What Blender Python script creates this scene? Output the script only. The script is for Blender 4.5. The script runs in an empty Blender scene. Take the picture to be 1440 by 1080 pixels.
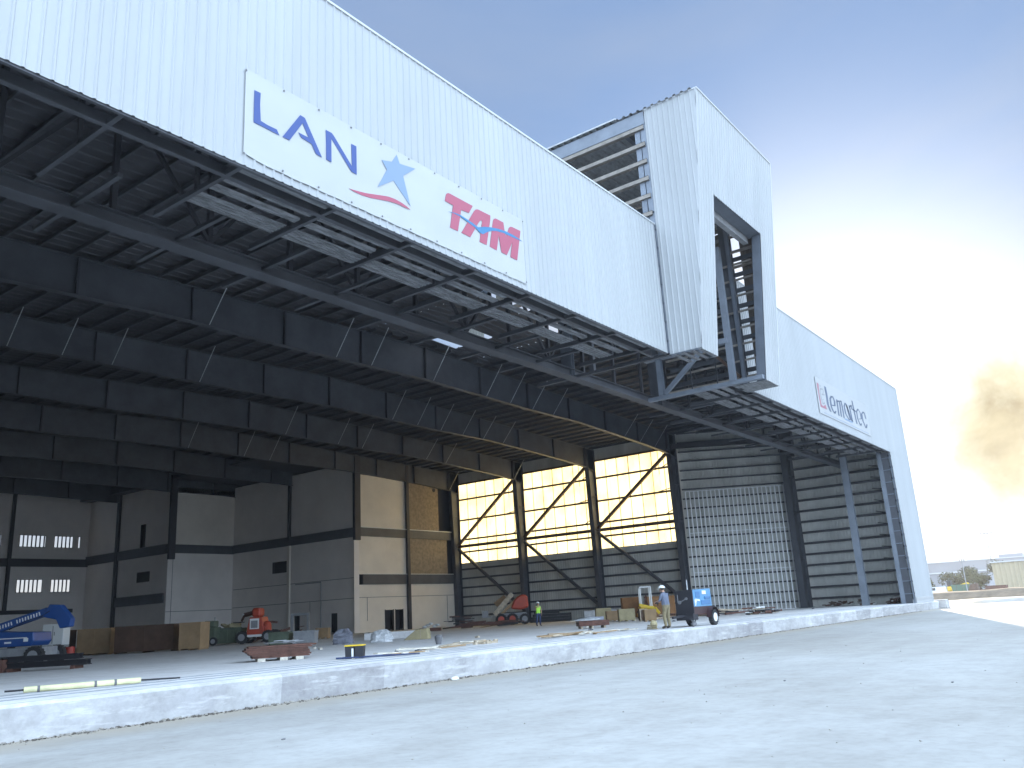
import bpy, bmesh, math, random
from mathutils import Vector, Matrix
R=math.radians
rnd=random.Random(7)
sc=bpy.context.scene
C=sc.collection
# ------------------------------------------------------------------ materials
def mat(name,col,rough=.6,metal=0.,n1=None,bump=0.,var=.0,vscale=1.,spec=.5,stretch=None,col2=None,thr=(.35,.65)):
    m=bpy.data.materials.new(name); m.use_nodes=True
    nt=m.node_tree; b=nt.nodes['Principled BSDF']
    b.inputs['Base Color'].default_value=(*col,1); b.inputs['Roughness'].default_value=rough
    b.inputs['Metallic'].default_value=metal
    b.inputs['Specular IOR Level'].default_value=spec
    if var or bump or col2:
        tc=nt.nodes.new('ShaderNodeTexCoord'); mp=nt.nodes.new('ShaderNodeMapping')
        nt.links.new(tc.outputs['Object'],mp.inputs['Vector'])
        if stretch: mp.inputs['Scale'].default_value=stretch
        nz=nt.nodes.new('ShaderNodeTexNoise'); nz.inputs['Scale'].default_value=vscale; nz.inputs['Detail'].default_value=6; nz.inputs['Roughness'].default_value=.65
        nt.links.new(mp.outputs[0],nz.inputs['Vector'])
        cr=nt.nodes.new('ShaderNodeValToRGB'); nt.links.new(nz.outputs[0],cr.inputs[0])
        c2=col2 or tuple(max(0,c*(1-var)) for c in col); c1=col if col2 else tuple(min(1,c*(1+var*.6)) for c in col)
        cr.color_ramp.elements[0].position=thr[0]; cr.color_ramp.elements[0].color=(*c2,1)
        cr.color_ramp.elements[1].position=thr[1]; cr.color_ramp.elements[1].color=(*c1,1)
        nt.links.new(cr.outputs[0],b.inputs['Base Color'])
        if bump:
            bp=nt.nodes.new('ShaderNodeBump'); bp.inputs['Strength'].default_value=bump; bp.inputs['Distance'].default_value=.02
            nz2=nt.nodes.new('ShaderNodeTexNoise'); nz2.inputs['Scale'].default_value=vscale*9; nz2.inputs['Detail'].default_value=5
            nt.links.new(mp.outputs[0],nz2.inputs['Vector']); nt.links.new(nz2.outputs[0],bp.inputs['Height']); nt.links.new(bp.outputs[0],b.inputs['Normal'])
    return m
M={}
M['white']=mat('white_painted_metal',(.395,.412,.428),.42,0,var=.05,vscale=.35,stretch=(1,1,.25))
M['flash']=mat('white_trim',(.5,.52,.54),.45)
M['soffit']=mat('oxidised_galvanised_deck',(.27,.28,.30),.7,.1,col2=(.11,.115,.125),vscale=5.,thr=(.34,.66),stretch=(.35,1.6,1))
M['galv']=mat('galvanised_steel',(.46,.48,.50),.45,.4,var=.25,vscale=4)
M['steel']=mat('grey_primed_steel',(.08,.085,.10),.55,.1,var=.25,vscale=.6)
M['steeld']=mat('dark_primed_steel',(.05,.05,.06),.6,.1,var=.25,vscale=.6)
M['tsteel']=mat('pale_blue_grey_steel',(.22,.25,.30),.5,.2,var=.15,vscale=1.)
M['liner']=mat('unpainted_wall_sheet',(.60,.60,.57),.6,.15,var=.18,vscale=.5,stretch=(1,1,.4))
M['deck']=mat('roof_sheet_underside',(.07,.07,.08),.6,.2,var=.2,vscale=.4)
M['panel']=mat('pale_wall_board',(.85,.80,.76),.8,var=.08,vscale=.25)
M['panelw']=mat('primed_wall_board',(.82,.76,.68),.8,var=.08,vscale=.3)
M['osb']=mat('raw_brown_board',(.30,.24,.17),.85,var=.3,vscale=3)
M['trackm']=mat('worn_track_steel',(.36,.38,.42),.6,var=.2,vscale=2)
M['signwhite']=mat('sign_panel_white',(.39,.405,.42),.5)
M['tliner']=mat('tower_inner_sheet',(.12,.095,.075),.6,.15,var=.18,vscale=.5,stretch=(1,1,.4))  # brown tint stands in for warm sunlight glow inside the tower
M['stud']=mat('bright_zinc_stud',(.80,.82,.84),.5,.0)
M['debris']=mat('dirty_debris',(.13,.115,.10),.9,var=.6,vscale=8)
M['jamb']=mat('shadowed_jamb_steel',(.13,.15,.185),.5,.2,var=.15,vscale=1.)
M['brown']=mat('flare_brown_steel',(.11,.065,.045),.6,.05,var=.3,vscale=1.5)  # upper girts and braces: brown of the panel flare put into the colour
M['girtc']=mat('glow_tinted_girt_steel',(.30,.27,.24),.6,.1,var=.25,vscale=2)  # beige tone paints warm sunlight onto the tower girts
M['panelblue']=mat('blue_panel_enamel',(.05,.17,.36),.4)
M['frame_dk']=mat('dark_maroon_frame',(.045,.02,.022),.5)
M['joint']=mat('joint_tape',(.16,.16,.17),.8)
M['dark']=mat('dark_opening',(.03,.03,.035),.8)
M['banner']=mat('banner_vinyl',(.425,.44,.45),.5,var=.03,vscale=.6)
M['navy']=mat('banner_navy_print',(.028,.065,.25),.5)
M['ltblue']=mat('banner_pale_blue_print',(.19,.27,.40),.5)
M['red']=mat('banner_red_print',(.37,.075,.13),.5)
M['birdblue']=mat('banner_bright_blue_print',(.035,.175,.36),.5)
M['slate']=mat('sign_slate_print',(.085,.115,.18),.5)
M['signred']=mat('sign_red_print',(.33,.13,.17),.5)
M['rust']=mat('rusted_steel',(.135,.062,.046),.8,var=.45,vscale=5)
M['black']=mat('black_steel',(.018,.018,.024),.6)
M['rubber']=mat('tyre_rubber',(.025,.025,.028),.9)
M['blue']=mat('blue_machine_paint',(.012,.07,.27),.4,var=.1,vscale=2)
M['genblue']=mat('light_blue_enamel',(.09,.27,.47),.35,var=.12,vscale=3)
M['orange']=mat('orange_machine_paint',(.46,.06,.028),.5,var=.15,vscale=2)
M['redp']=mat('red_plastic',(.5,.06,.04),.5)
M['yellow']=mat('yellow_paint',(.80,.55,.03),.45,var=.1,vscale=2)
M['yelpale']=mat('pale_yellow_pipe',(.72,.69,.42),.6,var=.15,vscale=4)
M['card']=mat('cardboard',(.33,.22,.12),.85,var=.15,vscale=2)
M['cardd']=mat('dark_brown_timber',(.10,.055,.035),.85,var=.3,vscale=2)
M['cream']=mat('cream_board',(.40,.34,.20),.8,var=.15,vscale=2)
M['ply']=mat('orange_plywood',(.30,.15,.06),.8,var=.25,vscale=1.5)
M['wood']=mat('weathered_lumber',(.48,.40,.30),.85,var=.35,vscale=5)
M['woodw']=mat('dusty_pale_lumber',(.62,.58,.50),.85,var=.25,vscale=5)
M['green']=mat('dull_green_paint',(.10,.13,.09),.7,var=.25,vscale=2)
M['grey']=mat('mid_grey_paint',(.28,.29,.31),.6,var=.2,vscale=2)
M['tarp']=mat('grey_tarpaulin',(.22,.23,.28),.6,var=.3,vscale=3,bump=.5)
M['foil']=mat('crumpled_foil_wrap',(.75,.77,.80),.35,.25,var=.3,vscale=6,bump=.8)
M['whitep']=mat('white_plastic',(.78,.80,.80),.5)
M['skin']=mat('skin',(.42,.25,.18),.6)
M['shirt']=mat('grey_blue_shirt',(.13,.15,.21),.85,var=.2,vscale=8)
M['khaki']=mat('khaki_cloth',(.22,.18,.105),.9,var=.2,vscale=8)
M['navycloth']=mat('navy_jeans',(.04,.06,.14),.9)
M['hivis']=mat('high_visibility_yellow',(.45,.85,.08),.7)
M['boot']=mat('dark_boot_leather',(.06,.045,.035),.8)
M['glass']=mat('dark_glass',(.03,.04,.05),.15)
M['farwall']=mat('far_pale_wall',(.26,.27,.30),.8,var=.12,vscale=.05)
M['tan']=mat('tan_sheet_wall',(.42,.36,.25),.8,var=.08,vscale=.2)
M['leaf']=mat('foliage',(.085,.085,.03),.8,var=.4,vscale=2)
M['bark']=mat('bark',(.10,.07,.05),.9)
M['earth']=mat('brown_earth',(.20,.155,.11),.95,var=.35,vscale=.6,bump=.5)
M['stone']=mat('broken_concrete',(.34,.32,.29),.9,var=.4,vscale=6)
def sheets():
    # each 0.915 m wide sheet of the cladding has a very slightly different tone and some rain streaks
    nt=M['white'].node_tree; N=nt.nodes; L=nt.links; b=N['Principled BSDF']; src=b.inputs['Base Color'].links[0].from_socket
    g=N.new('ShaderNodeNewGeometry'); sp=N.new('ShaderNodeSeparateXYZ'); L.new(g.outputs['Position'],sp.inputs[0])
    a=N.new('ShaderNodeMath'); a.operation='ADD'; L.new(sp.outputs[0],a.inputs[0]); L.new(sp.outputs[1],a.inputs[1])
    d=N.new('ShaderNodeMath'); d.operation='DIVIDE'; d.inputs[1].default_value=.915; L.new(a.outputs[0],d.inputs[0])
    f=N.new('ShaderNodeMath'); f.operation='FLOOR'; L.new(d.outputs[0],f.inputs[0]); w=N.new('ShaderNodeTexWhiteNoise'); w.noise_dimensions='1D'; L.new(f.outputs[0],w.inputs['W'])
    r=N.new('ShaderNodeMapRange'); r.inputs[3].default_value=.965; r.inputs[4].default_value=1.02; L.new(w.outputs[0],r.inputs[0])
    mp=N.new('ShaderNodeMapping'); mp.inputs['Scale'].default_value=(3,3,.12); L.new(g.outputs['Position'],mp.inputs[0]); n=N.new('ShaderNodeTexNoise'); n.inputs['Scale'].default_value=1.2; n.inputs['Detail'].default_value=5; L.new(mp.outputs[0],n.inputs['Vector'])
    r2=N.new('ShaderNodeMapRange'); r2.inputs[1].default_value=.35; r2.inputs[2].default_value=.6; r2.inputs[3].default_value=.965; r2.inputs[4].default_value=1.0; L.new(n.outputs[0],r2.inputs[0])
    p=N.new('ShaderNodeMath'); p.operation='MULTIPLY'; L.new(r.outputs[0],p.inputs[0]); L.new(r2.outputs[0],p.inputs[1])
    v=N.new('ShaderNodeVectorMath'); v.operation='SCALE'; L.new(src,v.inputs[0]); L.new(p.outputs[0],v.inputs['Scale']); L.new(v.outputs[0],b.inputs['Base Color'])
sheets()
def translucent():
    m=bpy.data.materials.new('translucent_wall_panel'); m.use_nodes=True; nt=m.node_tree
    for n in list(nt.nodes): nt.nodes.remove(n)
    out=nt.nodes.new('ShaderNodeOutputMaterial'); t=nt.nodes.new('ShaderNodeBsdfTranslucent'); d=nt.nodes.new('ShaderNodeBsdfDiffuse'); mx=nt.nodes.new('ShaderNodeMixShader')
    t.inputs[0].default_value=(1,.84,.37,1); d.inputs[0].default_value=(.8,.77,.66,1); mx.inputs[0].default_value=.2
    g=nt.nodes.new('ShaderNodeNewGeometry'); n=nt.nodes.new('ShaderNodeTexNoise'); n.inputs['Scale'].default_value=.5; n.inputs['Detail'].default_value=5; nt.links.new(g.outputs['Position'],n.inputs['Vector'])
    cr=nt.nodes.new('ShaderNodeValToRGB'); cr.color_ramp.elements[0].position=.35; cr.color_ramp.elements[0].color=(.86,.70,.36,1); cr.color_ramp.elements[1].position=.6; cr.color_ramp.elements[1].color=(1,.88,.52,1); nt.links.new(n.outputs[0],cr.inputs[0]); nt.links.new(cr.outputs[0],t.inputs[0])
    nt.links.new(t.outputs[0],mx.inputs[1]); nt.links.new(d.outputs[0],mx.inputs[2]); nt.links.new(mx.outputs[0],out.inputs[0])
    return m
M['trans']=translucent()
def concrete(name,base,dark,patch=0,spots=False):
    m=bpy.data.materials.new(name); m.use_nodes=True; nt=m.node_tree; N=nt.nodes; L=nt.links; b=N['Principled BSDF']
    b.inputs['Roughness'].default_value=.9
    g=N.new('ShaderNodeNewGeometry')
    def noise(scale,detail=6,st=None,rough=.6,rot=.63):
        mp=N.new('ShaderNodeMapping'); L.new(g.outputs['Position'],mp.inputs[0])
        if st: mp.inputs['Scale'].default_value=st
        mp.inputs['Rotation'].default_value=(.3 if not st else 0,.2 if not st else 0,rot if not st else (.12 if rot==.28 else 0))
        n=N.new('ShaderNodeTexNoise'); n.inputs['Scale'].default_value=scale; n.inputs['Detail'].default_value=detail; n.inputs['Roughness'].default_value=rough
        L.new(mp.outputs[0],n.inputs['Vector']); return n.outputs[0]
    def ramp(fac,p0,c0,p1,c1):
        r=N.new('ShaderNodeValToRGB'); r.color_ramp.elements[0].position=p0; r.color_ramp.elements[0].color=(*c0,1); r.color_ramp.elements[1].position=p1; r.color_ramp.elements[1].color=(*c1,1); L.new(fac,r.inputs[0]); return r.outputs[0]
    def mul(a,b_,f=1.):
        x=N.new('ShaderNodeMix'); x.data_type='RGBA'; x.blend_type='MULTIPLY'; x.inputs[0].default_value=f; L.new(a,x.inputs[6]); L.new(b_,x.inputs[7]); return x.outputs[2]
    c=ramp(noise(.21,5,None),.34,dark,.66,base)
    c=mul(c,ramp(noise(1.3,5,None,.6),.32,(.84,.83,.82),.60,(1,1,1)),.8)
    c=mul(c,ramp(noise(6.5,3,None,.6),.32,(.84,.83,.82),.55,(1,1,1)),.6)
    if not patch and base[0]<.65:
        # faint wheel streaks and a dusty tan strip along the foot of the slab
        c=mul(c,ramp(noise(.33,4,(.22,1.9,1),.6,.28),.36,(.88,.87,.86),.56,(1,1,1)),.7)
        sy=N.new('ShaderNodeSeparateXYZ'); L.new(g.outputs['Position'],sy.inputs[0])
        a=N.new('ShaderNodeMath'); a.operation='MULTIPLY_ADD'; a.inputs[1].default_value=1.6; L.new(noise(.8,5,None,.6),a.inputs[0]); L.new(sy.outputs[1],a.inputs[2])
        mr=N.new('ShaderNodeMapRange'); mr.inputs[1].default_value=15.6; mr.inputs[2].default_value=17.2; L.new(a.outputs[0],mr.inputs[0])
        mr2=N.new('ShaderNodeMapRange'); mr2.inputs[1].default_value=19.5; mr2.inputs[2].default_value=18.; L.new(sy.outputs[1],mr2.inputs[0])
        pm=N.new('ShaderNodeMath'); pm.operation='MULTIPLY'; L.new(mr.outputs[0],pm.inputs[0]); L.new(mr2.outputs[0],pm.inputs[1])
        x=N.new('ShaderNodeMix'); x.data_type='RGBA'; L.new(pm.outputs[0],x.inputs[0]); L.new(c,x.inputs[6]); x.inputs[7].default_value=(.37,.335,.285,1); c=x.outputs[2]
    if patch:
        sx=N.new('ShaderNodeSeparateXYZ'); L.new(g.outputs['Position'],sx.inputs[0])
        d=N.new('ShaderNodeMath'); d.operation='DIVIDE'; d.inputs[1].default_value=patch; L.new(sx.outputs[0],d.inputs[0])
        fl=N.new('ShaderNodeMath'); fl.operation='FLOOR'; L.new(d.outputs[0],fl.inputs[0])
        w=N.new('ShaderNodeTexWhiteNoise'); w.noise_dimensions='1D'; L.new(fl.outputs[0],w.inputs['W'])
        c=mul(c,ramp(w.outputs[0],.2,(.70,.69,.70),.7,(1,1,1)),.85)
        c=mul(c,ramp(noise(1.1,6,(1,1,2.2),.7),.42,(.80,.79,.81),.56,(1,1,1)),.8)
        x=N.new('ShaderNodeMix'); x.data_type='RGBA'; L.new(ramp(noise(2.3,5,(.45,1,3.2),.65),.56,(0,0,0),.66,(.4,.4,.4)),x.inputs[0]); L.new(c,x.inputs[6]); x.inputs[7].default_value=(.76,.76,.76,1); c=x.outputs[2]
    if spots:
        c=mul(c,ramp(noise(.05,4),.4,(.88,.86,.83),.6,(1,1,1)),1.)
    L.new(c,b.inputs['Base Color'])
    bp=N.new('ShaderNodeBump'); bp.inputs['Strength'].default_value=.4; bp.inputs['Distance'].default_value=.03
    L.new(noise(5,3,None,.55),bp.inputs['Height']); L.new(bp.outputs[0],b.inputs['Normal'])
    return m
M['ground']=concrete('dusty_white_ground',(.425,.425,.42),(.385,.385,.38),0,True)
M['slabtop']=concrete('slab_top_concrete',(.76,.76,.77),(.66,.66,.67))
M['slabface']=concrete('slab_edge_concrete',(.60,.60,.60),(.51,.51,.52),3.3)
# ------------------------------------------------------------------ mesh builder
class MB:
    def __init__(s): s.v=[]; s.f=[]; s.m=[]
    def add(s,vs,fs,mi=0):
        o=len(s.v); s.v+= [tuple(v) for v in vs]; s.f+=[tuple(i+o for i in f) for f in fs]; s.m+=[mi]*len(fs); return s
    def box(s,a,b,mi=0):
        x0,y0,z0=a; x1,y1,z1=b
        return s.add([(x0,y0,z0),(x1,y0,z0),(x1,y1,z0),(x0,y1,z0),(x0,y0,z1),(x1,y0,z1),(x1,y1,z1),(x0,y1,z1)],
          [(0,3,2,1),(4,5,6,7),(0,1,5,4),(1,2,6,5),(2,3,7,6),(3,0,4,7)],mi)
    def cbox(s,c,d,mi=0,rz=0.,rx=0.,ry=0.):
        m=Matrix.Rotation(rz,3,'Z')@Matrix.Rotation(ry,3,'Y')@Matrix.Rotation(rx,3,'X'); h=[q/2 for q in d]
        vs=[Vector(c)+m@Vector((sx*h[0],sy*h[1],sz*h[2])) for sz in (-1,1) for sx,sy in ((-1,-1),(1,-1),(1,1),(-1,1))]
        return s.add(vs,[(0,3,2,1),(4,5,6,7),(0,1,5,4),(1,2,6,5),(2,3,7,6),(3,0,4,7)],mi)
    def bar(s,p,q,w,h,mi=0,up=(0,0,1)):
        p=Vector(p);q=Vector(q);d=(q-p).normalized(); u=Vector(up)
        if abs(d.dot(u))>.98: u=Vector((0,1,0))
        r=d.cross(u).normalized(); u=r.cross(d)
        vs=[a+r*(sx*w/2)+u*(sy*h/2) for a in (p,q) for sx,sy in ((-1,-1),(1,-1),(1,1),(-1,1))]
        return s.add(vs,[(0,1,2,3),(7,6,5,4),(0,4,5,1),(1,5,6,2),(2,6,7,3),(3,7,4,0)],mi)
    def cyl(s,p,q,r,n=12,mi=0,r2=None,cap=True):
        p=Vector(p);q=Vector(q);d=(q-p).normalized(); u=Vector((0,0,1)) if abs(d.z)<.9 else Vector((1,0,0))
        a=d.cross(u).normalized(); b=d.cross(a); r2=r if r2 is None else r2
        vs=[];
        for c,rr in ((p,r),(q,r2)):
            vs+=[c+a*(rr*math.cos(2*math.pi*i/n))+b*(rr*math.sin(2*math.pi*i/n)) for i in range(n)]
        fs=[(i,(i+1)%n,n+(i+1)%n,n+i) for i in range(n)]
        if cap: fs+=[tuple(range(n))[::-1],tuple(range(n,2*n))]
        return s.add(vs,fs,mi)
    def sphere(s,c,r,n=10,mi=0,sc3=(1,1,1),z0=-1.):
        vs=[];fs=[];k=n//2+1
        for j in range(k+1):
            t=-math.pi/2+math.pi*j/k
            if math.sin(t)<z0: t=math.asin(z0)
            for i in range(n):
                a=2*math.pi*i/n; vs.append((c[0]+r*sc3[0]*math.cos(t)*math.cos(a),c[1]+r*sc3[1]*math.cos(t)*math.sin(a),c[2]+r*sc3[2]*math.sin(t)))
        for j in range(k):
            for i in range(n): fs.append((j*n+i,j*n+(i+1)%n,(j+1)*n+(i+1)%n,(j+1)*n+i))
        return s.add(vs,fs,mi)
    def prism(s,poly,o,ex,ey,ez,t,mi=0):
        # poly of (u,v); o origin; ex,ey unit axes; extruded t along ez
        o=Vector(o);ex=Vector(ex);ey=Vector(ey);ez=Vector(ez);n=len(poly)
        vs=[o+ex*a+ey*b for a,b in poly]+[o+ex*a+ey*b+ez*t for a,b in poly]
        return s.add(vs,[tuple(range(n)),tuple(range(2*n-1,n-1,-1))]+[(i,i+n,(i+1)%n+n,(i+1)%n) for i in range(n)],mi)
    def mesh(s,name,mats):
        me=bpy.data.meshes.new(name); me.from_pydata([tuple(v) for v in s.v],[],s.f)
        for m in (mats if isinstance(mats,(list,tuple)) else [mats]): me.materials.append(M[m] if isinstance(m,str) else m)
        me.polygons.foreach_set('material_index',s.m); me.update()
        bm=bmesh.new(); bm.from_mesh(me); bmesh.ops.recalc_face_normals(bm,faces=bm.faces); bm.to_mesh(me); bm.free()
        return me
    def build(s,name,mats,parent=None,bevel=0,smooth=False):
        o=bpy.data.objects.new(name,s.mesh(name,mats)); C.objects.link(o)
        if parent: o.parent=parent; o.matrix_parent_inverse=Matrix.Identity(4)
        if smooth: 
            for p in o.data.polygons: p.use_smooth=True
        if bevel:
            md=o.modifiers.new('bevel','BEVEL'); md.width=bevel; md.segments=1; md.limit_method='ANGLE'
        return o
def thing(name,label,cat,loc=(0,0,0),rz=0,group=None):
    o=bpy.data.objects.new(name,None); C.objects.link(o); o.location=loc; o.rotation_euler=(0,0,rz); o.empty_display_size=.3
    o['label']=label; o['category']=cat
    if group: o['group']=group
    return o
def tag(o,label,cat,group=None,kind=None):
    o['label']=label; o['category']=cat
    if group: o['group']=group
    if kind: o['kind']=kind
    return o
def struct(o,kind='structure'): o['kind']=kind; return o
def ribs(u0,u1,pitch=.305,h=.034,w=.095,top=.035):
    # returns list of (u,depth) profile
    P=[];u=u0
    while u<u1-1e-6:
        e=min(u+pitch,u1)
        P+= [(u,0)]
        if u+w+.02<e: P+=[(u+ (w-top)/2,h),(u+(w+top)/2,h),(u+w,0)]
        u=e
    P.append((u1,0)); return P
def ribwall(mb,o,eu,en,u0,u1,z0,z1,mi=0,**k):
    """vertical ribbed sheet: o origin, eu horizontal axis, en outward normal, z0/z1 numbers or functions of u"""
    P=ribs(u0,u1,**k); eu=Vector(eu);en=Vector(en);o=Vector(o)
    f0=z0 if callable(z0) else (lambda u:z0); f1=z1 if callable(z1) else (lambda u:z1)
    vs=[]
    for u,d in P:
        b=o+eu*u+en*d; vs+=[(b.x,b.y,f0(u)),(b.x,b.y,f1(u))]
    mb.add(vs,[(2*i,2*i+2,2*i+3,2*i+1) for i in range(len(P)-1)],mi)
    return mb
def ibeam(mb,p,q,w,h,tf=.03,tw=.02,mi=0,up=(0,0,1)):
    """I section between p and q"""
    p=Vector(p);q=Vector(q);d=(q-p).normalized();u=Vector(up)
    r=d.cross(u).normalized();u=r.cross(d)
    mb.bar(p,q,tw,h-2*tf,mi,up=u)
    for s_ in (-1,1): mb.bar(p+u*(s_*(h-tf)/2),q+u*(s_*(h-tf)/2),w,tf,mi,up=u)
    return mb
LD={'L': [(12.182, 15.678), (12.385, 15.691), (12.372, 15.327), (12.407, 14.849), (12.627, 14.822), (12.936, 14.829), (13.025, 14.689), (12.485, 14.702), (12.186, 14.701)], 'A': [(13.132, 14.694), (13.729, 15.658), (13.894, 15.646), (14.529, 14.655), (14.307, 14.673), (14.147, 14.919), (13.774, 14.958), (13.673, 15.078), (14.033, 15.076), (13.817, 15.437), (13.369, 14.691)], 'N': [(14.664, 15.618), (14.89, 15.617), (14.985, 15.549), (15.678, 14.855), (15.656, 15.601), (15.864, 15.603), (15.868, 14.652), (15.658, 14.669), (14.876, 15.42), (14.882, 14.651), (14.688, 14.66)], 'star': [(17.601, 16.076), (17.728, 15.805), (18.461, 15.931), (17.872, 15.431), (18.177, 14.479), (17.427, 15.079), (16.734, 14.589), (17.147, 15.352), (16.928, 15.598), (17.374, 15.725)], 'swoosh': [(15.547, 14.073), (15.848, 14.113), (16.208, 14.179), (16.503, 14.254), (16.855, 14.35), (17.189, 14.434), (17.475, 14.462), (17.739, 14.449), (18.006, 14.404), (18.167, 14.35), (17.896, 14.332), (17.603, 14.336), (17.262, 14.289), (16.953, 14.222), (16.451, 14.101), (16.086, 14.049), (15.776, 14.046)], 'T': [(19.888, 15.312), (19.95, 15.563), (19.999, 15.631), (20.078, 15.675), (20.155, 15.687), (21.388, 15.679), (21.152, 15.321), (20.734, 15.287), (20.507, 14.404), (20.098, 14.399), (20.309, 15.302)], 'A2': [(20.692, 14.41), (21.466, 15.523), (21.555, 15.607), (21.674, 15.651), (22.389, 15.669), (22.357, 15.451), (22.074, 14.402), (21.676, 14.396), (21.885, 15.236), (21.842, 15.285), (21.761, 15.238), (21.633, 15.077), (21.168, 14.399)], 'M': [(22.256, 14.403), (22.529, 15.518), (22.588, 15.608), (22.697, 15.667), (23.164, 15.668), (23.189, 15.434), (23.27, 15.131), (23.491, 15.565), (23.576, 15.641), (23.677, 15.671), (24.224, 15.69), (23.897, 14.389), (23.48, 14.389), (23.648, 15.028), (23.261, 14.395), (22.936, 14.404), (22.833, 15.046), (22.658, 14.389)], 'bird': [(20.018, 14.962), (20.366, 15.042), (20.701, 15.069), (21.106, 15.022), (21.347, 14.999), (21.623, 14.938), (21.99, 15.086), (22.362, 15.196), (22.816, 15.292), (23.278, 15.35), (23.706, 15.356), (24.021, 15.334), (24.297, 15.283), (23.735, 15.25), (23.114, 15.23), (22.655, 15.153), (22.351, 15.048), (22.122, 14.914), (21.894, 14.757), (21.751, 14.75), (21.477, 14.862), (21.066, 14.936), (20.664, 15.008), (20.331, 15.006)], 'banner': [(11.891, 16.226), (15.798, 16.174), (20.995, 16.28), (24.407, 16.183), (24.414, 13.557), (18.856, 13.545), (14.948, 13.591), (11.926, 13.634)], 'red': [(59.246, 16.175), (59.706, 16.14), (59.501, 15.519), (59.602, 14.997), (59.635, 14.609), (60.051, 14.562), (60.592, 14.764), (60.798, 14.428), (59.358, 14.415)], 'sign': [(59.028, 16.669), (72.093, 16.497), (72.057, 13.986), (58.823, 13.914)]}
LS={'ering': [([(59.87, 16.072), (60.087, 16.02)], 9), ([(59.913, 15.815), (60.442, 15.883), (60.584, 15.762), (60.406, 15.531), (60.062, 15.436), (60.704, 15.502)], 9), ([(59.913, 15.815), (59.738, 15.56), (59.812, 15.14), (59.964, 14.77), (60.392, 14.811), (60.38, 14.946)], 9), ([(60.031, 15.026), (60.411, 15.125)], 9)], 'l': [([(61.157, 16.206), (61.241, 15.565), (61.203, 14.863), (61.612, 14.398)], 40)], 'e': [([(62.167, 15.0), (62.886, 15.03), (62.985, 15.413), (62.792, 15.662), (62.399, 15.696), (61.977, 15.431), (61.971, 14.839), (62.274, 14.519), (62.578, 14.425), (62.907, 14.654)], 34)], 'm': [([(63.659, 15.657), (63.578, 14.402)], 30), ([(63.722, 15.497), (64.163, 15.646), (64.3, 15.44), (64.195, 14.42)], 30), ([(64.387, 15.606), (64.727, 15.739), (64.842, 15.298), (64.866, 14.406)], 30)], 'a': [([(66.225, 15.169), (66.104, 15.655), (65.828, 15.735), (65.411, 15.428), (65.486, 14.862), (66.161, 14.463), (66.535, 14.557), (66.225, 15.169)], 32), ([(66.081, 15.613), (66.556, 14.948), (66.997, 14.449)], 30)], 'r': [([(66.846, 15.717), (67.08, 14.481)], 30), ([(66.907, 15.589), (67.404, 15.826), (67.483, 15.562)], 28)], 't': [([(67.869, 16.26), (67.993, 15.642), (68.234, 14.45)], 30), ([(67.338, 15.539), (68.509, 15.484)], 22)], 'e2': [([(69.031, 14.963), (69.833, 15.082), (69.841, 15.528), (69.246, 15.82), (68.733, 15.519), (68.732, 14.919), (69.13, 14.538), (69.41, 14.498), (69.603, 14.686)], 28)], 'c': [([(71.233, 15.288), (71.085, 15.718), (70.675, 15.799), (70.2, 15.542), (70.221, 14.977), (70.683, 14.556), (70.942, 14.511), (71.286, 14.845)], 30)]}
# ------------------------------------------------------------------ hangar
HX=Vector((41.1,17.0,0.0))
H=thing('aircraft_hangar','huge white ribbed metal aircraft hangar under construction with its door front open','hangar',HX)
def wb(mb,name,mats,parent=None,**k):
    """mesh given in world coordinates, hung under parent"""
    o=mb.build(name,mats,parent or H,**k)
    if parent is None or parent is H: o.location=-HX
    return o
GX0,GX1=43.4,45.0
RX0,RX1,RC=-2.1,84.3,41.1
FL=.65
def roofz(x): return 19.9-abs(x-RC)/30
yl=lambda z:15.32-(z-13.2)*.0981
# front wall above the door, left and right of the tower, and the two end piers
m=MB(); ribwall(m,(0,17.03,0),(1,0,0),(0,-1,0),-2.1,36.0,13.35,20.12); wb(m,'fascia_panel','white')
m=MB(); ribwall(m,(0,17.03,0),(1,0,0),(0,-1,0),46.3,84.3,13.35,20.12); wb(m,'fascia_panel','white')
for a,b in ((-2.1,4.4),(77.8,84.3)):
    m=MB(); ribwall(m,(0,17.03,0),(1,0,0),(0,-1,0),a,b,1.15,13.35)
    m.box((a,16.965,.95),(b,17.06,1.15)); m.box((a+.12,17.0,.66),(b-.12,17.3,.95)); wb(m,'end_pier','white')
for q,r_ in ((-2.13,36.05),(46.3,84.33)):
    m=MB(); m.box((q,16.98,20.12),(r_,17.25,20.2)); wb(m,'parapet_cap','flash')
for q in (84.27,-2.16):
    m=MB(); m.box((q,16.97,.66),(q+.09,17.12,20.12)); wb(m,'corner_trim','flash')
# drip angle along the bottom of the fascia
for a,b in ((-2.1,36.0),(46.3,77.8)):
    m=MB(); m.box((a,17.06,13.30),(b,17.16,13.42)); m.box((a,17.78,13.34),(b,17.94,13.38)); m.box((a,17.9,13.38),(b,17.94,13.7)); wb(m,'edge_angle','steel')
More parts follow.
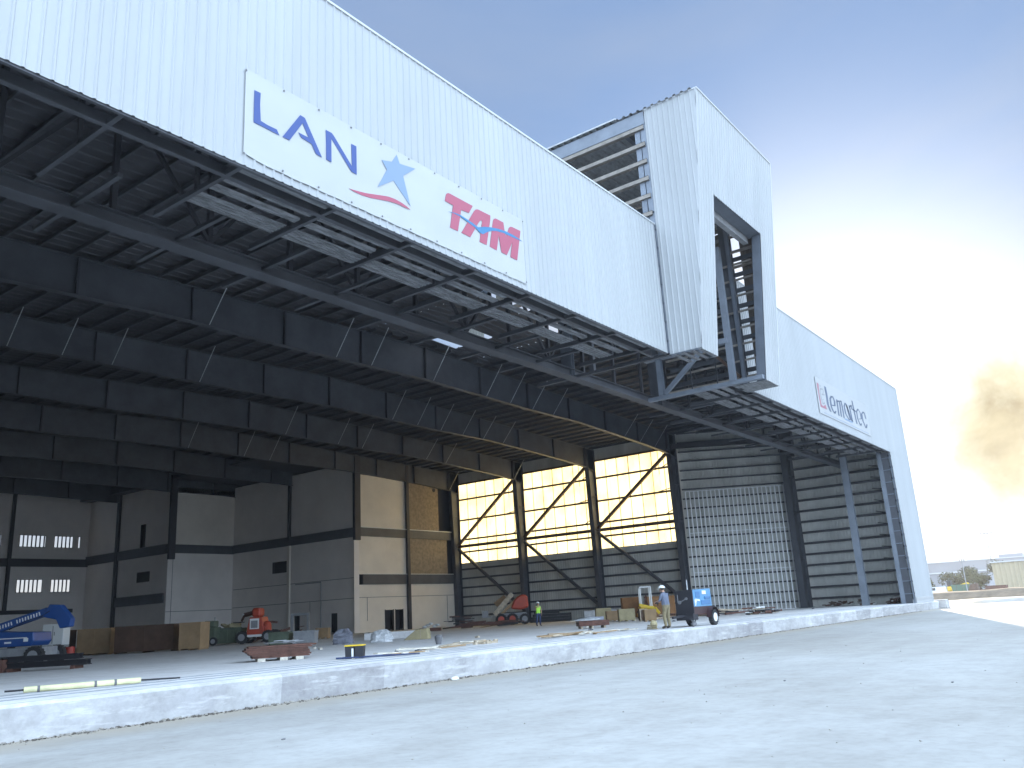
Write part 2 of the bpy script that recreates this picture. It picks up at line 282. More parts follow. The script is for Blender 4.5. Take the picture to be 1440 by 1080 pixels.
# outriggers under the soffit
jx=[2.25+3.25*i for i in range(-1,11)]+[47.4+3.25*i for i in range(0,10)]
for x in jx:
    m=MB(); m.box((x-.06,17.16,13.35),(x+.06,21.3,13.40)); m.box((x-.012,17.16,13.40),(x+.012,21.3,13.55)); wb(m,'soffit_joist','steel')
    m=MB(); m.bar((x,19.2,13.45),(x,19.2,15.3),.10,.10); m.bar((x,19.2,15.25),(x,17.3,16.6),.08,.08); m.bar((x,17.35,13.5),(x,17.35,19.2),.15,.2); wb(m,'hanger_frame','steeld')
for x in jx:
    x=x+1.6
    if 35<x<46.4 or x>77: continue
    m=MB(); m.bar((x,20.2,13.62),(x,25.0,13.62),.14,.12); wb(m,'brace_beam','steel')
# oxidised deck strips of the unfinished soffit
def strips(xa,xb):
    for y0,y1,cor in ((17.2,17.62,0),(18.0,18.34,0),(18.62,18.94,0),(19.2,19.98,1)):
        m=MB()
        prof=[]
        if cor:
            n=5; 
            for i in range(n):
                t=y0+(y1-y0)*i/n; w=(y1-y0)/n
                prof+=[(t,13.46),(t+w*.55,13.46),(t+w*.7,13.53),(t+w*.85,13.53)]
            prof.append((y1,13.46))
        else: prof=[(y0,13.53),(y0+.04,13.46),(y0+(y1-y0)*.45,13.46),(y0+(y1-y0)*.5,13.49),(y0+(y1-y0)*.55,13.46),(y1-.04,13.46),(y1,13.53)]
        e0=rnd.uniform(.05,.25); e1=rnd.uniform(.05,.3)
        vs=[]
        for y,z in prof: vs+=[(xa+e0,y,z),(xb-e1,y,z)]
        m.add(vs,[(2*i,2*i+2,2*i+3,2*i+1) for i in range(len(prof)-1)])
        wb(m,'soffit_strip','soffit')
for i,x in enumerate(jx):
    nx=x+3.25
    if x<11.9 and x<36: continue
    if x<36 and nx>36.3: continue
    if nx>78.5: nx=77.8
    strips(x,nx)
strips(44.7,47.4)
# door header truss
m=MB(); m.box((RX0,22.45,13.34),(RX1-.4,23.05,13.40)); m.box((RX0,22.73,13.40),(RX1-.4,22.77,13.8)); m.box((RX0,22.55,13.8),(RX1-.4,22.95,13.84)); wb(m,'header_chord','steel')
m=MB(); m.box((RX0,22.6,18.1),(RX1-.4,22.9,18.4))
for i in range(0,27):
    x=-1.5+3.25*i
    if x>83.5: break
    m.bar((x,22.75,13.84),(x,22.75,18.1),.16,.16)
    if 35<x<47: continue
    if i%2: m.bar((x,22.75,13.9),(x+3.25,22.75,18.1),.12,.12)
    else: m.bar((x,22.75,18.1),(x+3.25,22.75,13.9),.12,.12)
wb(m,'header_truss','steeld')
# rigid roof frames
def bot(x):
    d=abs(x-RC)
    P=[(0,17.32),(12,17.1),(19,17.12),(25,16.88),(31,16.6),(35.7,16.28),(37.2,15.9)]
    for (a,za),(b,zb) in zip(P,P[1:]):
        if d<=b: return za+(zb-za)*(d-a)/(b-a)
    return 15.9
FY=[37.5,47.2,56.9,66.6,77.1,87.8,98.4]
for y in FY:
    m=MB(); xs=[RC-37.2,RC-35.7,RC-31,RC-25,RC-19,RC-12,RC,RC+12,RC+19,RC+25,RC+31,RC+35.7,RC+37.2]
    for a,b in zip(xs,xs[1:]):
        for zf,s in ((bot,1),(lambda x:roofz(x)-.3,-1)):
            za,zb=zf(a),zf(b); e=.03*s
            m.add([(a,y-.2,za),(b,y-.2,zb),(b,y+.2,zb),(a,y+.2,za),(a,y-.2,za+e),(b,y-.2,zb+e),(b,y+.2,zb+e),(a,y+.2,za+e)],[(0,3,2,1),(4,5,6,7),(0,1,5,4),(1,2,6,5),(2,3,7,6),(3,0,4,7)])
        m.add([(a,y,bot(a)),(b,y,bot(b)),(b,y,roofz(b)-.3),(a,y,roofz(a)-.3)],[(0,1,2,3)])
    r=wb(m,'rafter','steel')
    for k in range(-6,7):
        x=RC+k*5.9; m=MB()
        if abs(x-RC)>37: continue
        m.box((x-.012,y-.19,bot(x)+.03),(x+.012,y+.19,roofz(x)-.33))
        if k%2==0: m.box((x-.05,y-.2,bot(x)+.02),(x+.05,y-.05,roofz(x)-.33))
        wb(m,'stiffener','steeld',r)
# purlins and deck
px=[RC+1.45*(k+.5) for k in range(-27,27)]
for x in px:
    z=roofz(x)-.3; y0=17.4 if not 35.9<x<46.4 else 36.9
    m=MB(); m.box((x-.012,y0,z),(x+.012,105.4,z+.24)); m.box((x-.08,y0,z-.005),(x+.012,105.4,z+.008)); m.box((x-.012,y0,z+.232),(x+.08,105.4,z+.245)); wb(m,'purlin','steel')
fb=0
m=MB()
def deck(x0,x1,y0,y1):
    P=ribs(y0,y1,pitch=.61,h=.05,w=.16,top=.06); vs=[]
    for y,d in P: vs+=[(x0,y,roofz(x0)+d),(x1,y,roofz(x1)+d)]
    m.add(vs,[(2*i,2*i+2,2*i+3,2*i+1) for i in range(len(P)-1)])
deck(RX0,36.1,17.1,106); deck(46.25,RX1,17.1,106); deck(36.1,RC,36.6,106); deck(RC,46.25,36.6,106)
for a,b,c,d in ((36.1,RC,23.0,27.1),(36.1,RC,28.6,34.4),(RC,46.25,23.0,28.3),(RC,43.9,28.3,29.8),(45.6,46.25,28.3,29.8),(RC,46.25,29.8,33.2),(36.1,40.4,34.4,36.6),(43.4,46.25,33.2,36.6)): deck(a,b,c,d)
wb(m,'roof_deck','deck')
# slender flange braces, purlin to bottom flange
n=0
for yi,y in enumerate(FY[:4]):
    for k in range(-24,25,2):
        x=RC+1.45*(k+.5)
        if rnd.random()<(.42 if yi<2 else .6) or (yi>1 and k<-2): continue
        m=MB(); m.bar((x,y-.15,bot(x)+.04),(x-.02,y-1.75,roofz(x)-.34),.035,.035); wb(m,'flange_brace','galv'); n+=1
# columns
def column(x0,x1,y,z1,w=.5,zb=FL,x0b=None,t=.03,mats='steel'):
    """I column, web along X from x0 to x1"""
    m=MB(); x0b=x0 if x0b is None else x0b
    m.add([(x0b,y,zb),(x1,y,zb),(x1,y,z1),(x0,y,z1)],[(0,1,2,3)])
    m.add([(x0b,y-w/2,zb),(x0b,y+w/2,zb),(x0,y+w/2,z1),(x0,y-w/2,z1),(x0b+t,y-w/2,zb),(x0b+t,y+w/2,zb),(x0+t,y+w/2,z1),(x0+t,y-w/2,z1)],[(0,3,2,1),(4,5,6,7),(0,1,5,4),(1,2,6,5),(2,3,7,6),(3,0,4,7)])
    m.box((x1-t,y-w/2,zb),(x1,y+w/2,z1)); m.box((x0b-.15,y-w/2-.1,zb),(x1+.1,y+w/2+.1,zb+.05))
    for z in (5.2,9.6,13.2):
        if z<z1: m.box((x0b+(x0-x0b)*(z-zb)/(z1-zb)+t,y-w/2+.01,z),(x1-t,y+w/2-.01,z+.03))
    return wb(m,'column',mats)
for y in FY[:4]: column(76.75,78.25,y,18.3,x0b=77.35)
for y in FY: 
    column(RC-37.4,RC-36.2,y,18.3)
column(82.3,84.1,27.9,18.3,w=.6)
m=MB(); m.box((80.0,27.3,15.2),(84.1,27.5,18.4)); m.bar((77.2,37.3,17.0),(83.2,27.9,17.0),.3,.5); wb(m,'eave_beam','steeld')
# right side wall: lower sheet, translucent upper sheet, girts, braces
m=MB(); ribwall(m,(78.4,0,0),(0,1,0),(1,0,0),37.5,66.6,FL,7.75); ribwall(m,(78.4,0,0),(0,1,0),(1,0,0),37.5,66.6,17.15,18.7); ribwall(m,(78.4,0,0),(0,1,0),(1,0,0),66.6,106,FL,18.7); wb(m,'side_wall_sheet','liner')
for a,b in zip(FY[:3],FY[1:4]):
    m=MB(); ribwall(m,(78.42,0,0),(0,1,0),(1,0,0),a,b,7.75,17.15,pitch=.97,h=.05,w=.16,top=.06); p=wb(m,'light_panel','trans')
    m=MB()
    for k in range(1,7): y=a+1.38*k; m.box((78.36,y-.03,7.75),(78.40,y+.03,17.15))
    for yy in (a+1.9,a+5.4): m.box((78.2,yy-.02,14.6 if yy<a+3 else 15.2),(78.24,yy+.02,17.1))
    wb(m,'panel_lap','steeld',p)
    for z in (1.75,2.8,3.85,4.9,5.95,7.0,9.0,10.45,12.75,15.2,17.1):
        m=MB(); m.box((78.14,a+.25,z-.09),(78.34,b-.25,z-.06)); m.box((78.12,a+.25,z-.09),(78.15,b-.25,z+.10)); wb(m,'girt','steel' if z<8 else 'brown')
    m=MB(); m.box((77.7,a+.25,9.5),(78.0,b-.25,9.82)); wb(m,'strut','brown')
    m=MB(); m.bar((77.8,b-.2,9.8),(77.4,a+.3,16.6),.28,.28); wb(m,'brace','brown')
    m=MB(); m.bar((77.8,b-.2,9.4),(77.8,a+.3,2.0),.28,.28); wb(m,'brace','steel')
    m=MB(); m.bar((77.6,a+.2,13.0),(78.1,a+2.6,12.75),.07,.07); m.bar((77.6,a+.2,10.9),(78.1,a+1.6,10.45),.07,.07);m.bar((77.6,a+.2,15.6),(78.1,a+1.6,15.2),.07,.07); wb(m,'flange_brace','steeld')
# angled return wall with the light stud partition in front of it
P1=Vector((78.35,37.3,0));P2=Vector((84.1,27.95,0)); dv=(P2-P1); Ld=dv.length; dv/=Ld; nv=Vector((dv.y,-dv.x,0)); 
if nv.x>0: nv=-nv
m=MB(); ribwall(m,P1,dv,-nv,0,Ld,FL,18.7,pitch=.305,h=.04); wb(m,'return_wall_sheet','liner')
z=1.3
while z<18.5:
    m=MB(); a=P1+nv*.16; m.bar(a+dv*.1+Vector((0,0,z)),a+dv*(Ld-.1)+Vector((0,0,z)),.16,.14,up=(0,0,1)); wb(m,'girt','steel'); z+=.95
q=P1+nv*.75
m=MB()
for z in (FL+.02,4.5,8.3,12.4): m.bar(q+dv*.35+Vector((0,0,z)),q+dv*(Ld-1.1)+Vector((0,0,z)),.09,.06)
sw=wb(m,'stud_wall','stud')
for k in range(24):
    u=.35+k*(Ld-1.45)/23
    m=MB(); b=q+dv*u; m.cbox((b.x,b.y,FL+(12.4-FL)/2),(.10,.06,12.4-FL),rz=math.atan2(dv.y,dv.x)); wb(m,'stud','stud',sw)
# outer right wall
m=MB(); ribwall(m,(84.3,0,0),(0,1,0),(1,0,0),17.05,27.95,FL,20.1,pitch=.305,h=.04); wb(m,'outer_wall_sheet','liner')
z=1.45
while z<18.5:
    m=MB(); m.box((84.04,17.3,z-.1),(84.26,27.6,z-.07)); m.box((84.02,17.3,z-.1),(84.05,27.6,z+.1)); wb(m,'girt','steeld')
    m=MB(); m.bar((81.6,19.9,z+.05),(84.0,18.2+((z*7)%1.2),z),.06,.06) ; wb(m,'girt_brace','steeld'); z+=1.04
m=MB(); ribwall(m,(RX0,0,0),(0,1,0),(-1,0,0),17.05,106,FL,18.7,pitch=.61); wb(m,'left_wall_sheet','liner')
# door posts
m=MB(); m.box((78.15,20.9,FL),(78.6,21.45,13.6)); wb(m,'door_post','tsteel')
m=MB(); m.box((77.84,17.85,FL),(78.28,18.2,13.5)); m.box((77.86,17.1,FL),(77.9,17.2,13.4))
z=1.4
while z<13.3: m.box((77.84,17.15,z),(77.92,17.9,z+.06)); z+=1.04
wb(m,'jamb_post','tsteel')
m=MB(); m.box((77.95,17.3,FL),(78.02,17.85,13.4)); wb(m,'jamb_sheet','steel')
# ---------------- tail door tower
TX0,TX1,TY1,TZ=36.1,46.25,34.0,26.65
def lean(mb,x0,x1,z0,z1,mi=0,inset=0.):
    P=ribs(x0,x1); vs=[]
    for x,d in P: vs+=[(x,yl(z0)-d+inset,z0),(x,yl(z1)-d+inset,z1)]
    mb.add(vs,[(2*i,2*i+2,2*i+3,2*i+1) for i in range(len(P)-1)],mi)
m=MB(); lean(m,TX0,37.95,13.22,TZ); lean(m,37.95,44.3,21.62,TZ); lean(m,44.3,TX1,13.22,TZ)
T=wb(m,'tail_door_tower','white')
ws=lambda mb,name,mats: wb(mb,name,mats,T)
m=MB(); zz0=lambda u: 13.3 if u>15.3 else 13.22+(15.32-u)/.0981; ribwall(m,(TX0,0,0),(0,1,0),(-1,0,0),yl(TZ)+.01,16.96,lambda u:max(13.25,zz0(u)),TZ); ws(m,'side_panel','white')
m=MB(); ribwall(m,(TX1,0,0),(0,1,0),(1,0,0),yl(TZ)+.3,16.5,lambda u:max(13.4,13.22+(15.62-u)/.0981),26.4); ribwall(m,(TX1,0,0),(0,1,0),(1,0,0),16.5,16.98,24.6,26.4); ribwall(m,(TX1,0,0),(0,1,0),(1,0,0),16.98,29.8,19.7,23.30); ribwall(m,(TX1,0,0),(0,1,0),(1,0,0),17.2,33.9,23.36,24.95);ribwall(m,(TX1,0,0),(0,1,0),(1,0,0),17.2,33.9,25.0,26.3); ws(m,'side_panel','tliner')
m=MB(); m.box((TX0-.03,yl(TZ)-.06,TZ),(TX1+.03,yl(TZ)+.3,TZ+.07)); m.box((TX0-.03,yl(TZ)+.3,TZ),(TX0+.1,17.0,TZ+.07)); m.bar((TX1,yl(13.2),13.22),(TX1,yl(TZ),TZ),.1,.1)
ws(m,'tower_trim','flash')
m=MB(); m.bar((TX1+.13,yl(13.4)+.15,13.4),(TX1+.13,yl(TZ)+.15,26.3),.10,.12)
for k in range(13): z=13.9+k*1.02; m.box((TX1+.05,yl(z)+.1,z-.07),(TX1+.26,yl(z)+.32,z+.07))
ws(m,'edge_rail','tsteel')
# roof of the tower
P=ribs(yl(TZ)+.2,TY1,pitch=.42,h=.09,w=.22,top=.12); m=MB(); vs=[]
for y,d in P: 
    if y>19.2 or True: vs+=[(TX0-.12,y,TZ+.02+d),(TX1+.1,y,TZ+.02+d)]
m.add(vs,[(2*i,2*i+2,2*i+3,2*i+1) for i in range(len(P)-1)]); ws(m,'tower_roof','galv')
m=MB(); m.box((TX0-.13,18.6,TZ+.11),(TX0+.6,TY1,TZ+.2)); ws(m,'roof_edge_strip','galv')
for x in (TX0+.02,TX1-.3):
    for y in (17.3,22.9,28.4,33.8):
        m=MB(); m.box((x,y-.02,13.4 if y<23 else 19.5),(x+.24,y+.02,TZ-.3)); m.box((x,y-.32,13.4 if y<23 else 19.5),(x+.02,y+.32,TZ-.3)); m.box((x+.24,y-.32,13.4 if y<23 else 19.5),(x+.26,y+.32,TZ-.3)); ws(m,'tower_column','tsteel' if x<40 else 'steel')
    m=MB(); m.box((x-.04,17.0,TZ-.75),(x+.20,TY1,TZ-.02)); ws(m,'tower_eave_beam','tsteel')
    m=MB(); m.bar((x+.1,18.2,20.0),(x+.1,22.4,25.6),.2,.2); m.bar((x+.1,23.3,25.6),(x+.1,28.0,20.2),.2,.2); ws(m,'tower_brace','grey')
z=20.82
while z<26.2:
    for x in (TX0+.02,TX1-.1):
        m=MB(); m.box((x-.1,17.05,z-.12),(x+.12,TY1,z-.10)); m.box((x-.1,17.05,z-.12),(x-.08,TY1,z+.12)); m.box((x-.1,17.05,z+.10),(x-.02,TY1,z+.12)); ws(m,'tower_girt','girtc')
    m=MB(); m.box((TX1-.2,15.2,z-.06),(TX1-.1,17.1,z+.10)); ws(m,'tower_girt','girtc')
    z+=.98
z=14.0
while z<21:
    m=MB(); m.box((TX1-.62,15.7,z-.05),(TX1-.5,21.8,z+.05)); ws(m,'tower_girt','girtc')
    m=MB(); m.box((TX1-.12,15.7,z+.36),(TX1-.04,21.8,z+.62)); ws(m,'tower_girt','steel')
    m=MB(); m.box((TX0+.02,16.2,z-.04),(TX0+.1,17.2,z+.04)); ws(m,'tower_girt','tsteel')
    z+=.98
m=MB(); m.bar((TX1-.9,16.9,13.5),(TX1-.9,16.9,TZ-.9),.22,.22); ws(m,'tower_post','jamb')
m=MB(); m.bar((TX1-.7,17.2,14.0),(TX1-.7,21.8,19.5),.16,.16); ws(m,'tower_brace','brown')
for y in (18.6,20.2): 
    m=MB(); m.bar((TX1-.75,y,13.5),(TX1-.75,y,TZ-.9),.05,.05); ws(m,'sag_rod','steel')
# back wall of the tower with a gap beside the right wall
m=MB(); ribwall(m,(0,TY1,0),(1,0,0),(0,1,0),TX0,GX0,20.0,TZ); ribwall(m,(0,TY1,0),(1,0,0),(0,1,0),GX1,TX1,20.0,TZ); ws(m,'back_panel','liner')
z=20.82
while z<26.5:
    m=MB(); m.box((TX0,TY1-.2,z-.1),(TX1,TY1-.05,z+.1)); ws(m,'tower_girt','grey'); z+=.98
for y in (18.5,22.9,28.4):
    m=MB(); m.box((TX0+.3,y-.12,TZ-.6),(TX1-.3,y+.12,TZ-.3)); ws(m,'tower_roof_beam','tsteel')
m=MB(); m.bar((TX0+.4,23,25.6),(TX1-.4,30,25.6),.15,.15); m.bar((TX1-.4,23,20.2),(TX1-.4,27.8,25.5),.2,.2); ws(m,'tower_brace','rust')
# reveal around the tower opening
m=MB()
m.box((37.7,yl(21.6)+.06,21.64),(44.5,yl(21.6)+.75,21.70)); 
m.add([(44.28,yl(13.2)+.03,13.22),(44.28,yl(21.6)+.03,21.62),(44.28,yl(21.6)+.52,21.62),(44.28,yl(13.2)+.52,13.22),(44.42,yl(13.2)+.05,13.22),(44.42,yl(21.6)+.05,21.62),(44.42,yl(21.6)+.52,21.62),(44.42,yl(13.2)+.52,13.22)],[(0,1,2,3),(4,7,6,5),(0,4,5,1),(1,5,6,2),(2,6,7,3),(3,7,4,0)])
m.add([(37.97,yl(13.2)+.03,13.22),(37.97,yl(21.6)+.03,21.62),(37.97,yl(21.6)+.60,21.62),(37.97,yl(13.2)+.60,13.22),(37.83,yl(13.2)+.05,13.22),(37.83,yl(21.6)+.05,21.62),(37.83,yl(21.6)+.60,21.62),(37.83,yl(13.2)+.60,13.22)],[(0,1,2,3),(4,7,6,5),(0,4,5,1),(1,5,6,2),(2,6,7,3),(3,7,4,0)])
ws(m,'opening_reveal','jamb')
m=MB(); m.box((37.9,yl(21.6)+.8,21.3),(44.4,yl(21.6)+1.1,22.0)); m.box((36.3,15.6,22.3),(46.0,15.9,22.6)); ws(m,'lintel_beam','grey')
# closing pieces underneath
m=MB(); m.box((44.3,15.36,13.20),(46.25,17.02,13.24)); ws(m,'tower_soffit','rust' if False else 'soffit')
m=MB(); m.box((36.12,15.36,13.20),(37.95,15.5,13.3)); 
for y in (15.75,16.2,16.65): m.box((36.15,y,13.22),(37.9,y+.2,13.27))
ws(m,'tower_soffit','soffit')
m=MB(); m.box((44.0,15.4,13.28),(44.3,22.4,13.5)); ibeam(m,(44.1,21.5,13.5),(44.1,21.5,15.7),.3,.3,up=(1,0,0)); m.bar((44.1,21.3,13.6),(44.1,18.3,16.0),.2,.24); m.bar((44.1,17.1,13.5),(44.1,17.1,21.5),.28,.34); m.box((43.9,17.1,15.7),(44.3,22.4,16.0)); ws(m,'outrigger_truss','tsteel')
m=MB(); m.bar((36.4,17.2,13.5),(36.4,21.5,16.2),.2,.2); m.bar((36.4,21.5,13.4),(36.4,21.5,18.5),.25,.25); m.box((36.3,17.1,13.35),(36.5,25.0,13.5)); ws(m,'outrigger_truss','steel')
# track grooves in the slab edge
for y in (17.75,18.6,19.4):
    m=MB(); m.box((-3,y,FL+.0005),(85,y+.22,FL+.006)); wb(m,'door_track','trackm')
# rear wall with the barred windows
m=MB(); xs=[RX0,22.0,24.9,26.0,28.2,44.0,44.05,45.3,48.2,49.3,51.5,53.4]
op=[(45.35,48.25,12.4,13.7),(49.3,51.45,12.4,13.7),(52.15,52.35,12.4,13.7),(45.45,48.25,7.2,8.6),(49.3,51.5,7.2,8.6),(42.3,43.3,12.4,13.7)]
def wall_open(m,x0,x1,z0,z1,ops,y,mi=0,t=.12):
    X=sorted({x0,x1,*[o[0] for o in ops],*[o[1] for o in ops]}); Z=sorted({z0,z1,*[o[2] for o in ops],*[o[3] for o in ops]})
    for a,b in zip(X,X[1:]):
        for c,d in zip(Z,Z[1:]):
            if any(o[0]<=a and b<=o[1] and o[2]<=c and d<=o[3] for o in ops): continue
            m.add([(a,y,c),(b,y,c),(b,y,d),(a,y,d)],[(0,1,2,3)],mi)
wall_open(m,RX0,53.4,FL,18.7,op,105.6); rw=wb(m,'rear_wall','panel')
for o in op:
    m=MB(); m.box((o[0]-.05,105.5,o[2]-.06),(o[1]+.05,105.58,o[2])); m.box((o[0]-.05,105.5,o[3]),(o[1]+.05,105.58,o[3]+.06)); m.box((o[0]-.05,105.5,o[2]),(o[0],105.58,o[3])); m.box((o[1],105.5,o[2]),(o[1]+.05,105.58,o[3]))
    w=wb(m,'window','joint',rw)
    k=o[0]+.35
    m=MB()
    while k<o[1]-.1: m.box((k,105.55,o[2]),(k+.13,105.65,o[3])); k+=.47
    if m.v: wb(m,'window_bars','joint',w)
m=MB(); m.box((RX0,105.3,10.1),(53.4,105.59,11.0)); m.box((RX0,105.35,4.75),(52.0,105.59,5.2)); wb(m,'rear_beam','steeld')
for x in (44.3,34.6,24.9,15.2,5.5): m=MB(); m.box((x-.18,105.2,5.2),(x+.18,105.45,19)); wb(m,'rear_column','steeld')
m=MB(); m.box((52.0,87.9,18.0),(84.2,105.8,18.9)); wb(m,'eave_beam','steeld')
# ------------------------------------------------------------------ block of rooms inside the rear right corner
B=thing('interior_room_block','stepped three storey block of pale boarded rooms with small doors inside the hangar','building',(69,85,FL))
def bb(mb,name,mats): 
    o=mb.build(name,mats,B); o.location=-Vector((69,85,FL)); return o
def panelX(y,x0,x1,z0,z1,mt,ops=()):   # faces -Y
    m=MB(); wall_open(m,x0,x1,z0,z1,list(ops),y); bb(m,'wall_board',mt)
def panelY(x,y0,y1,z0,z1,mt,ops=()):   # faces -X
    m=MB(); wall_open(m,y0,y1,z0,z1,list(ops),0)
    m.v=[(x,v[0],v[2]) for v in m.v]; bb(m,'wall_board',mt)
# face A
dA=[(66.05,67.25,FL,2.8),(67.6,68.7,FL,2.8)]
panelX(66.9,61.8,69.4,FL,5.45,'panelw',dA); panelX(66.9,61.8,69.4,6.5,10.45,'panelw'); panelX(66.9,61.8,69.4,11.35,17.0,'panelw'); panelX(66.9,69.7,77.3,FL,5.45,'panelw'); panelX(66.9,69.7,76.3,6.5,10.45,'osb'); panelX(66.9,69.7,75.0,11.35,16.8,'osb')
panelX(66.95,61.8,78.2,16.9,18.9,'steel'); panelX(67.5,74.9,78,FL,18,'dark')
m=MB(); m.box((62.8,66.75,5.45),(77.3,67.0,6.5)); m.box((61.8,66.72,10.45),(77.3,67.0,11.35)); bb(m,'spandrel_beam','steel')
m=MB(); m.box((61.9,66.66,11.35),(77.2,66.9,11.42)); m.box((62.9,66.7,6.5),(77.2,66.9,6.55)); bb(m,'beam_top_angle','whitep')
for x,z0 in ((69.55,FL),): m=MB(); m.box((x-.2,66.55,z0),(x+.2,66.85,19)); bb(m,'post','steeld')
m=MB(); m.box((61.55,66.5,10.0),(61.95,66.9,19)); m.box((62.0,66.55,10.0),(62.35,66.88,19)); bb(m,'corner_post','steeld')
m=MB(); m.box((61.6,66.8,FL),(62.3,66.895,10.0)); bb(m,'corner_board','panel')
m=MB(); m.box((61.8,66.87,4.13),(77.3,66.899,4.18)); m.box((63.45,66.87,1.8),(63.5,66.899,4.13)); m.box((76.0,66.87,1.2),(76.05,66.899,4.1)); bb(m,'board_joint','joint')
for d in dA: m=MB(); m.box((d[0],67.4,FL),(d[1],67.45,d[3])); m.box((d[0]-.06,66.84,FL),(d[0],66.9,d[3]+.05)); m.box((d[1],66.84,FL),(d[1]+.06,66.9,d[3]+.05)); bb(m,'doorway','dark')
m=MB(); m.cyl((74.3,66.9,16.2),(74.3,66.84,16.2),.22,12); bb(m,'round_vent','dark')
# face B
wB=[(77.9,80.4,7.5,8.75),(75.6,76.4,FL,2.75),(69.6,70.5,FL,2.75)]
panelY(61.8,66.9,87.8,FL,10.35,'panel',wB); panelY(61.8,66.9,87.8,11.3,18.2,'panel')
for d in wB: m=MB(); m.box((62.2,d[0]-.1,d[2]),(62.25,d[1]+.1,d[3])); bb(m,'window_opening' if d[2]>5 else 'doorway','dark')
m=MB(); m.box((61.6,66.9,10.35),(61.95,87.8,11.3)); bb(m,'spandrel_beam','steel')
m=MB(); m.box((61.55,77.2,10.9),(61.8,77.55,19)); bb(m,'post','steeld')
m=MB(); m.box((61.6,77.2,FL),(61.79,77.6,10.35)); bb(m,'post_cover','panelw')
m=MB(); m.box((61.775,67,6.15),(61.799,87.6,6.2)); m.box((61.775,67,4.1),(61.799,87.6,4.15)); m.box((61.775,73.9,1),(61.799,73.94,4.1)); bb(m,'board_joint','joint')
# face C
panelX(87.8,53.4,61.8,FL,10.3,'panel'); panelX(87.8,54.1,61.8,11.25,17.7,'panelw')
m=MB(); m.box((53.4,87.6,10.3),(61.8,87.9,11.25)); bb(m,'spandrel_beam','steel')
m=MB(); m.box((53.3,87.45,9.6),(54.05,87.8,19)); bb(m,'corner_post','steeld')
m=MB(); m.box((53.4,87.775,3.95),(61.8,87.799,4.0)); m.box((54.0,87.775,FL),(54.04,87.799,9.6)); bb(m,'board_joint','joint')
# face D
wD=[(91.3,94.0,7.45,8.6),(92.6,93.7,11.35,14.0)]
panelY(53.4,87.8,105.6,FL,10.25,'panel',wD[:1]); panelY(53.4,87.8,105.6,11.3,18.5,'panel',wD[1:])
for d in wD: m=MB(); m.box((53.8,d[0]-.1,d[2]),(53.85,d[1]+.1,d[3])); bb(m,'window_opening','dark')
m=MB(); m.box((53.2,87.9,10.25),(53.55,105.6,11.3)); m.box((53.2,88.2,4.95),(53.45,98.4,6.0)); bb(m,'spandrel_beam','steel')
m=MB(); m.box((53.1,98.2,FL),(53.4,98.7,19)); bb(m,'post','steeld')
# closing roof and back of the block
m=MB(); m.box((53.45,67.6,18.55),(78.3,105.5,18.6)); m.box((78.2,67.6,FL),(78.3,105.5,18.5)); m.box((53.9,105.4,FL),(78.2,105.5,18.5)); bb(m,'block_roof','steeld')
# ------------------------------------------------------------------ banners and sign
def flat(poly,y): 
    m=MB(); m.add([(x,y,z) for x,z in poly],[tuple(range(len(poly)))]); return m
def thick(poly,y,t=.006):
    m=MB(); m.prism([(x,z) for x,z in poly],(0,y,0),(1,0,0),(0,0,1),(0,1,0),t); return m
bn=LD['banner']; BL,BR=12.0,24.4
# cloth grid between the traced top and bottom edges
top=bn[:4]; botm=[bn[7],bn[6],bn[5],bn[4]]
def itp(P,x):
    P=sorted(P)
    for (a,za),(b,zb) in zip(P,P[1:]):
        if x<=b: return za+(zb-za)*(x-a)/(b-a)
    return P[-1][1]
x0=sum(p[0] for p in (bn[0],bn[7]))/2; x1=sum(p[0] for p in (bn[3],bn[4]))/2
zt=sum(p[1] for p in top)/4; zb_=sum(p[1] for p in botm)/4
m=MB(); nx,nz=62,16; vs=[]
for i in range(nx+1):
    for j in range(nz+1):
        u=i/nx; v=j/nz; x=x0+(x1-x0)*u
        zl=zb_+.008*math.sin(u*80)*(1 if 0<i<nx else 0)+(.10*math.exp(-u*30)-.0)
        z=zl+(zt-zl)*v
        e=.006*math.sin(9*u+14*v)+.005*math.sin(31*u-5*v)*(1-v)+.003*math.sin(60*u*(1-v))
        vs.append((x,16.985+e*.7,z))
m.add(vs,[(i*(nz+1)+j,(i+1)*(nz+1)+j,(i+1)*(nz+1)+j+1,i*(nz+1)+j+1) for i in range(nx) for j in range(nz)])
bo=m.build('hanging_banner','banner',smooth=True)
tag(bo,'long white vinyl banner with two airline logos on the front wall, left','banner')
for k,mt,nm in (('L','navy','letter'),('A','navy','letter'),('N','navy','letter'),('star','ltblue','star_emblem'),('swoosh','red','red_swoosh'),('T','red','letter'),('A2','red','letter'),('M','red','letter')):
    thick(LD[k],16.968).build(nm,mt,bo)
thick(LD['bird'],16.964).build('bird_emblem','birdblue',bo)
for i in range(11):
    x=x0+(x1-x0)*i/10
    for z in (zt-.06,zb_+.08): m=MB(); m.cyl((x,16.97,z),(x,16.96,z),.03,8); m.build('grommet','joint',bo)
sg=LD['sign']; sx0,sx1=sg[0][0],(sg[1][0]+sg[2][0])/2; sz1,sz0=(sg[0][1]+sg[1][1])/2,(sg[2][1]+sg[3][1])/2
m=MB(); m.box((sx0,16.976,sz0),(sx1,16.99,sz1)); so=m.build('wall_sign','signwhite')
tag(so,'pale company sign with slate lettering on the front wall right of the tower','sign')
flat(LD['red'],16.970).build('red_block','signred',so)
